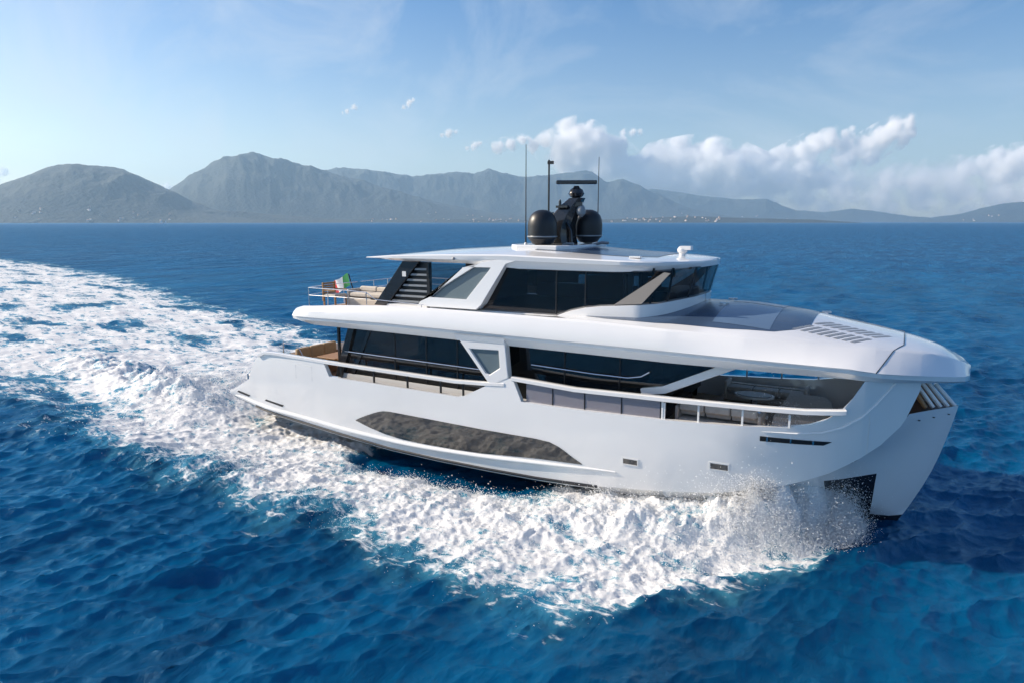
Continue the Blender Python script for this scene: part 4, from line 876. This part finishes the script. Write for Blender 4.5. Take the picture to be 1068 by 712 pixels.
q = MB(); q.tube(at_mast([(14.9, -.35, 7.75), (14.9, -.35, 10.42)]), .032, 8); q.box((14.93 - 15.3 + .03, -.35, 2.66), (.20, .08, .10)); q.tube([(-.4, -.35, 1.02), (.05, -.1, 1.02)], .02, 6); q.build('light_pole', M['black'], MA)
q = MB(); q.box((.12, -.35, 1.22), (.42, .2, .08)); q.lathe([(.05, 0), (.05, .12), (.02, .2)], (.02, -.35, 1.26), 8); q.box((.56, -.16, 1.30), (.36, .14, .16), .3); q.build('mast_bracket', M['carbon'], MA, .01)
q = MB(); q.lathe([(.04, 0), (.14, .1), (.16, .24), (.10, .36), (.02, .42)], (.68, -.1, .88), 14); q.build('horn_housing', M['louvre'], MA)
for x, y in ((15.15, -1.28), (15.85, .82)):
    q = MB(); q.lathe([(.12, 0), (.32, .05), (.40, .16), (.46, .22), (.47, .34), (.48, .62), (.46, .78), (.40, .94), (.28, 1.07), (.14, 1.13), (.01, 1.145)], (x - 15.3, y, .0 if y > 0 else -.03), 28); dm = q.build('satellite_dome', M['dome'], MA, angle=30)
    q = MB(); q.lathe([(.484, .24), (.49, .25), (.49, .27), (.484, .28)], (x - 15.3, y, 0), 28); q.build('dome_seam', M['louvre'], dm)
for x, y, z1 in ((14.55, -1.30, 10.85), (15.98, 1.32, 10.60)):
    q = MB(); q.tube(at_mast([(x, y, 7.62), (x, y, 8.2), (x, y, z1)]), [.03, .02, .011], 6); an = q.build('whip_antenna', M['black'], MA)
    q = MB(); q.lathe([(.05, 0), (.05, .10), (.03, .14)], (x - 15.3, y, -.08), 8); q.build('antenna_base', M['white'], an)
q = MB(); q.tube([(.4, -.9, -.02), (.55, -.9, .03), (.8, -.9, .03)], .035, 8); q.tube([(.95, .35, -.04), (1.25, .35, .04), (1.5, .35, .03)], .05, 8); q.build('roof_horn', M['louvre'], MA)

# flagstaff
q = MB(); q.tube([(5.75, .1, 5.1), (5.35, .1, 6.25)], .025, 8); q.build('flagstaff', M['black'], Y)
# aft posts that carry the brim
for sg in (-1, 1):
    q = MB(); q.box((7.15, sg * 2.45, 3.5), (.09, .09, 2.3)); q.build('deck_post', M['black'], Y, smooth=False)
    q = MB(); q.tube([(4.6, sg * 2.9, 3.2), (4.6, sg * 2.9, 3.78)], .03, 8); q.tube([(4.6, sg * 2.9, 3.74), (5.4, sg * 2.9, 3.72), (5.7, sg * 2.9, 3.3)], .014, 6); q.build('stern_rail', M['steel'], Y)

# ------------------------------------------------------------------ flag and loose furniture
def flag():
    cols = [(.55, .02, .025), (.8, .8, .8), (.02, .22, .06)]
    q = MB(); secs = []
    n = 18
    for i in range(n + 1):
        s = i / n; x = 4.42 + .98 * s
        secs.append([(x - .10 * t, .1 + .10 * math.sin(s * 8 + t * 1.5) * (1.1 - s), 5.60 + .42 * s ** .8 + (t - .5) * .52 - .10 * (1 - s) + .03 * math.sin(s * 9)) for t in np.linspace(0, 1, 9)])
    for k in range(3): q.loft(secs[k * 6:k * 6 + 7], k)
    o = q.build('flag', [mat('flag_cloth', c, .8) for c in cols], None, recalc=False)
    tag(o, 'small green, white and red flag flying at the aft end of the upper deck', 'flag')
flag()
def sofa(name, label, cat, loc, rz, L, m, frame=None, D=.85, seat=.42, back=.78, group=None):
    t = thing(name, label, cat, loc, group); t.rotation_euler.z = rz
    q = MB(); q.box((0, 0, seat / 2 - .06), (L, D, seat - .14)); q.build('base', frame or m, t, .03, smooth=False)
    n = max(1, round(L / .8)); c = MB()
    for k in range(n):
        q = MB(); q.box((-L / 2 + (k + .5) * L / n, -.08, seat + .03), (L / n - .02, D - .2, .16)); q.build('seat_cushion', m, t, .05, smooth=False)
        q = MB(); q.box((-L / 2 + (k + .5) * L / n, D / 2 - .1, (seat + back) / 2 + .1), (L / n - .02, .18, back - seat)); q.build('back_cushion', m, t, .06, smooth=False)
    for e in (-1, 1):
        q = MB(); q.box((e * (L / 2 + .05), 0, .33), (.1, D, .62)); q.build('armrest', frame or m, t, .03, smooth=False)
    return t
def chair(name, label, loc, rz, group):
    t = thing(name, label, 'chair', loc, group); t.rotation_euler.z = rz
    q = MB(); q.box((0, 0, .42), (.62, .62, .10)); q.build('seat', M['sofa'], t, .03, smooth=False)
    q = MB()
    for k in range(5): q.box((0, .31, .50 + .09 * k), (.62, .04, .06))
    q.box((-.3, .31, .55), (.05, .06, .7)); q.box((.3, .31, .55), (.05, .06, .7)); q.build('backrest', M['wicker'], t, smooth=False)
    for e in (-1, 1):
        q = MB(); q.box((e * .31, 0, .62), (.06, .62, .05)); q.build('armrest', M['wicker'], t, smooth=False)
        for f in (-1, 1):
            q = MB(); q.box((e * .29, f * .28, .2), (.05, .05, .4)); q.build('leg', M['wicker'], t, smooth=False)
    return t
def table(name, label, loc, L, W_, H_, m):
    t = thing(name, label, 'table', loc)
    q = MB(); q.box((0, 0, H_), (L, W_, .05)); q.build('tabletop', m, t, .015, smooth=False)
    for a in (-1, 1):
        q = MB(); q.box((a * L * .35, 0, H_ / 2), (.1, W_ * .5, H_ - .05)); q.build('leg', m, t, smooth=False)
    return t
# upper deck aft
chair('armchair', 'tan slatted armchair at the aft edge of the upper deck, left of the flag', (6.75, -2.15, 5.24), R(90), 'armchairs on the aft decks')
sofa('sofa', 'cream sofa on the aft upper deck, right of the flag', 'sofa', (8.1, -1.55, 5.24), R(0), 1.7, M['sofa'], D=.8, back=.62)
table('coffee_table', 'low tan table on the upper deck beside the slanted dark pillar', (9.0, -.5, 5.24), .8, .7, .34, M['wicker'])
# main deck aft
sofa('sofa', 'tan wood framed cream sofa in the stern cockpit, nearest the stern', 'sofa', (4.75, -1.0, DECK), R(90), 2.2, M['tancush'], M['wicker'], back=.92)
table('dining_table', 'tan wooden table in the stern cockpit between sofa and brown chair', (5.75, -1.0, DECK), 1.0, 1.6, .72, M['wicker'])
chair('armchair', 'brown slatted armchair in the stern cockpit just left of the black deck post', (6.7, -1.5, DECK + .14), R(-90), 'armchairs on the aft decks')
# foredeck lounge
FD = 2.52
sofa('sofa', 'long grey sofa behind the glass at the starboard side of the covered foredeck', 'sofa', (21.2, -1.75, FD), R(180), 2.2, M['greysofa'], back=.66)
t = thing('sun_pad', 'large grey sun pad with rounded front end on the covered foredeck', 'sun pad', (23.15, -.1, FD))
q = MB(); pts = [(-.55, -1.6)] + [(.4 + .45 * math.cos(R(a)), 1.6 * math.sin(R(a))) for a in range(-90, 91, 15)] + [(-.55, 1.6)]
q.slab(pts, .0, .42); q.build('base', M['offwhite'], t, .03, smooth=False)
for e in (-1, 1):
    q = MB(); q.slab([(x * .96, max(.02, y * .96) if e > 0 else min(-.02, y * .96)) for x, y in pts], .423, .56); q.build('cushion', M['greysofa'], t, .05, smooth=False)
t = thing('lounge_table', 'dark oval table with pale rim in the foredeck lounge', 'table', (21.7, .55, FD))
q = MB(); el = [(.60 * math.cos(R(a)), .45 * math.sin(R(a))) for a in range(0, 360, 12)]
q.slab(el, .52, .58); q.build('rim', M['offwhite'], t, .01, smooth=False)
q = MB(); q.slab([(x * .88, y * .86) for x, y in el], .582, .595); q.build('tabletop', M['black'], t, smooth=False)
q = MB(); q.lathe([(.3, 0), (.12, .08), (.1, .52)], (0, 0, 0), 14); q.build('leg', M['steel'], t)
sofa('bench', 'low grey bench on the far side of the foredeck lounge', 'bench', (21.8, 2.1, FD), R(0), 2.4, M['greysofa'], D=.7, seat=.36, back=.40)
# ------------------------------------------------------------------ flying spray: every drop a small faceted bead, one mass of them
def spray():
    r = np.random.default_rng(3); pts = []; rad = []
    def surf(x, y):
        z, _, _, c = sea_fields(x, y, np.full_like(x, .08)); return z, c
    # beads hanging close over the foam of the bow wave
    n = 90000
    x = r.uniform(2, 25.2, n); g = np.abs(r.normal(0, 1, n)) * 3.2 + .1
    y = -(tabf(HULLB, x) + g); z, c = surf(x, y)
    k = (c > .5) & (r.random(n) < np.clip((x + 3) / 26, .1, 1)); x, y, z = x[k], y[k], z[k]; n = len(x)
    hh = r.exponential(1, n) * (.05 + .10 * np.clip((x - 8) / 16, 0, 1) + .22 * np.exp(-((x - 23.2) / 1.6) ** 2))
    pts.append(np.stack([x, y, z + hh], 1)); rad.append(np.clip(r.lognormal(-4.9, .4, n), .003, .02))
    # the sheet thrown up where the shoulder of the bow meets the sea
    n = 42000
    t = r.random(n) ** 1.4; x0 = 24.7 - 1.0 * r.random(n) ; ang = r.normal(R(222), R(26), n)
    sp = r.gamma(3.0, .55, n); up = np.minimum(r.gamma(3.0, .75, n), 3.1)
    tt = r.random(n) * .62
    x = x0 + np.cos(ang) * sp * tt - 2.6 * tt; y = -(tabf(HULLB, x0) + .7) + np.sin(ang) * sp * tt * 1.5
    z = .25 + up * 1.75 * tt - 4.9 * tt ** 2
    s, c = surf(x, y); k = z > s; pts.append(np.stack([x, y, z], 1)[k]); rad.append(np.clip(r.lognormal(-4.95, .4, n), .003, .018)[k])
    # the dense white plume itself
    n = 150000
    x = r.normal(23.3, .75, n); g = np.abs(r.normal(.75, .55, n)); y = -(tabf(HULLB, x) + .15 + g); z, c = surf(x, y); k = (x < 24.9)
    hh = r.exponential(1, n) * .30 * np.exp(-((x - 23.4) / 1.1) ** 2); pts.append(np.stack([x - .3 * hh, y, z + hh], 1)[k]); rad.append(np.clip(r.lognormal(-5.0, .4, n), .003, .016)[k])
    n = 40000
    x = r.normal(24.5, .28, n); y = -np.abs(r.normal(1.5, .45, n)); z, c = surf(x, y); pts.append(np.stack([x, y, np.maximum(z, 0) + r.exponential(.38, n)], 1)); rad.append(np.clip(r.lognormal(-5.0, .4, n), .003, .014))
    # torn outer edge
    n = 6000
    x = r.uniform(2, 24.6, n); d = r.normal(1.3, .6, n); y = tabf(STB, x) + d; z, c = surf(x, y)
    hh = r.exponential(.10, n); pts.append(np.stack([x, y, z + hh], 1)); rad.append(np.clip(r.lognormal(-5.1, .4, n), .003, .012))
    # behind the transom
    n = 16000
    x = r.normal(-1.5, 2.2, n); y = r.normal(0, 2.6, n); z, c = surf(x, y); k = x < 1.3
    pts.append(np.stack([x, y, z + r.exponential(.18, n)], 1)[k]); rad.append(np.clip(r.lognormal(-4.4, .4, n), .004, .03)[k])
    P = np.concatenate(pts); Q = np.concatenate(rad)
    base = np.array([[1, 0, 0], [-1, 0, 0], [0, 1, 0], [0, -1, 0], [0, 0, 1], [0, 0, -1]], float)
    tri = np.array([[0, 2, 4], [2, 1, 4], [1, 3, 4], [3, 0, 4], [2, 0, 5], [1, 2, 5], [3, 1, 5], [0, 3, 5]])
    N = len(P); st = r.uniform(.6, 1.7, (N, 1, 3))
    co = (P[:, None, :] + base[None] * Q[:, None, None] * st).reshape(-1, 3); fs = (tri[None] + (np.arange(N) * 6)[:, None, None]).reshape(-1, 3)
    m = mat('spray_drop', (.95, .955, .96), 1.0, **{'Specular IOR Level': 0.0}); b = bsdf(m); tl = nd(m, 'ShaderNodeBsdfTranslucent'); tl.inputs[0].default_value = (.95, .96, .97, 1)
    fx = nd(m, 'ShaderNodeMixShader'); fx.inputs[0].default_value = .5; lk(m, b.outputs[0], fx.inputs[1]); lk(m, tl.outputs[0], fx.inputs[2]); lk(m, fx.outputs[0], m.node_tree.nodes['Material Output'].inputs[0])
    me = bpy.data.meshes.new('sea_spray'); me.vertices.add(len(co)); me.vertices.foreach_set('co', co.astype(np.float32).ravel())
    me.loops.add(fs.size); me.loops.foreach_set('vertex_index', fs.astype(np.int32).ravel())
    me.polygons.add(len(fs)); me.polygons.foreach_set('loop_start', (np.arange(len(fs)) * 3).astype(np.int32)); me.polygons.foreach_set('loop_total', np.full(len(fs), 3, np.int32))
    me.update(calc_edges=True); me.polygons.foreach_set('use_smooth', np.ones(len(fs), bool)); me.materials.append(m)
    o = bpy.data.objects.new('sea_spray', me); COL.objects.link(o); tag(o, 'white drops of spray flying off the bow wave', 'spray', kind='stuff')
spray()
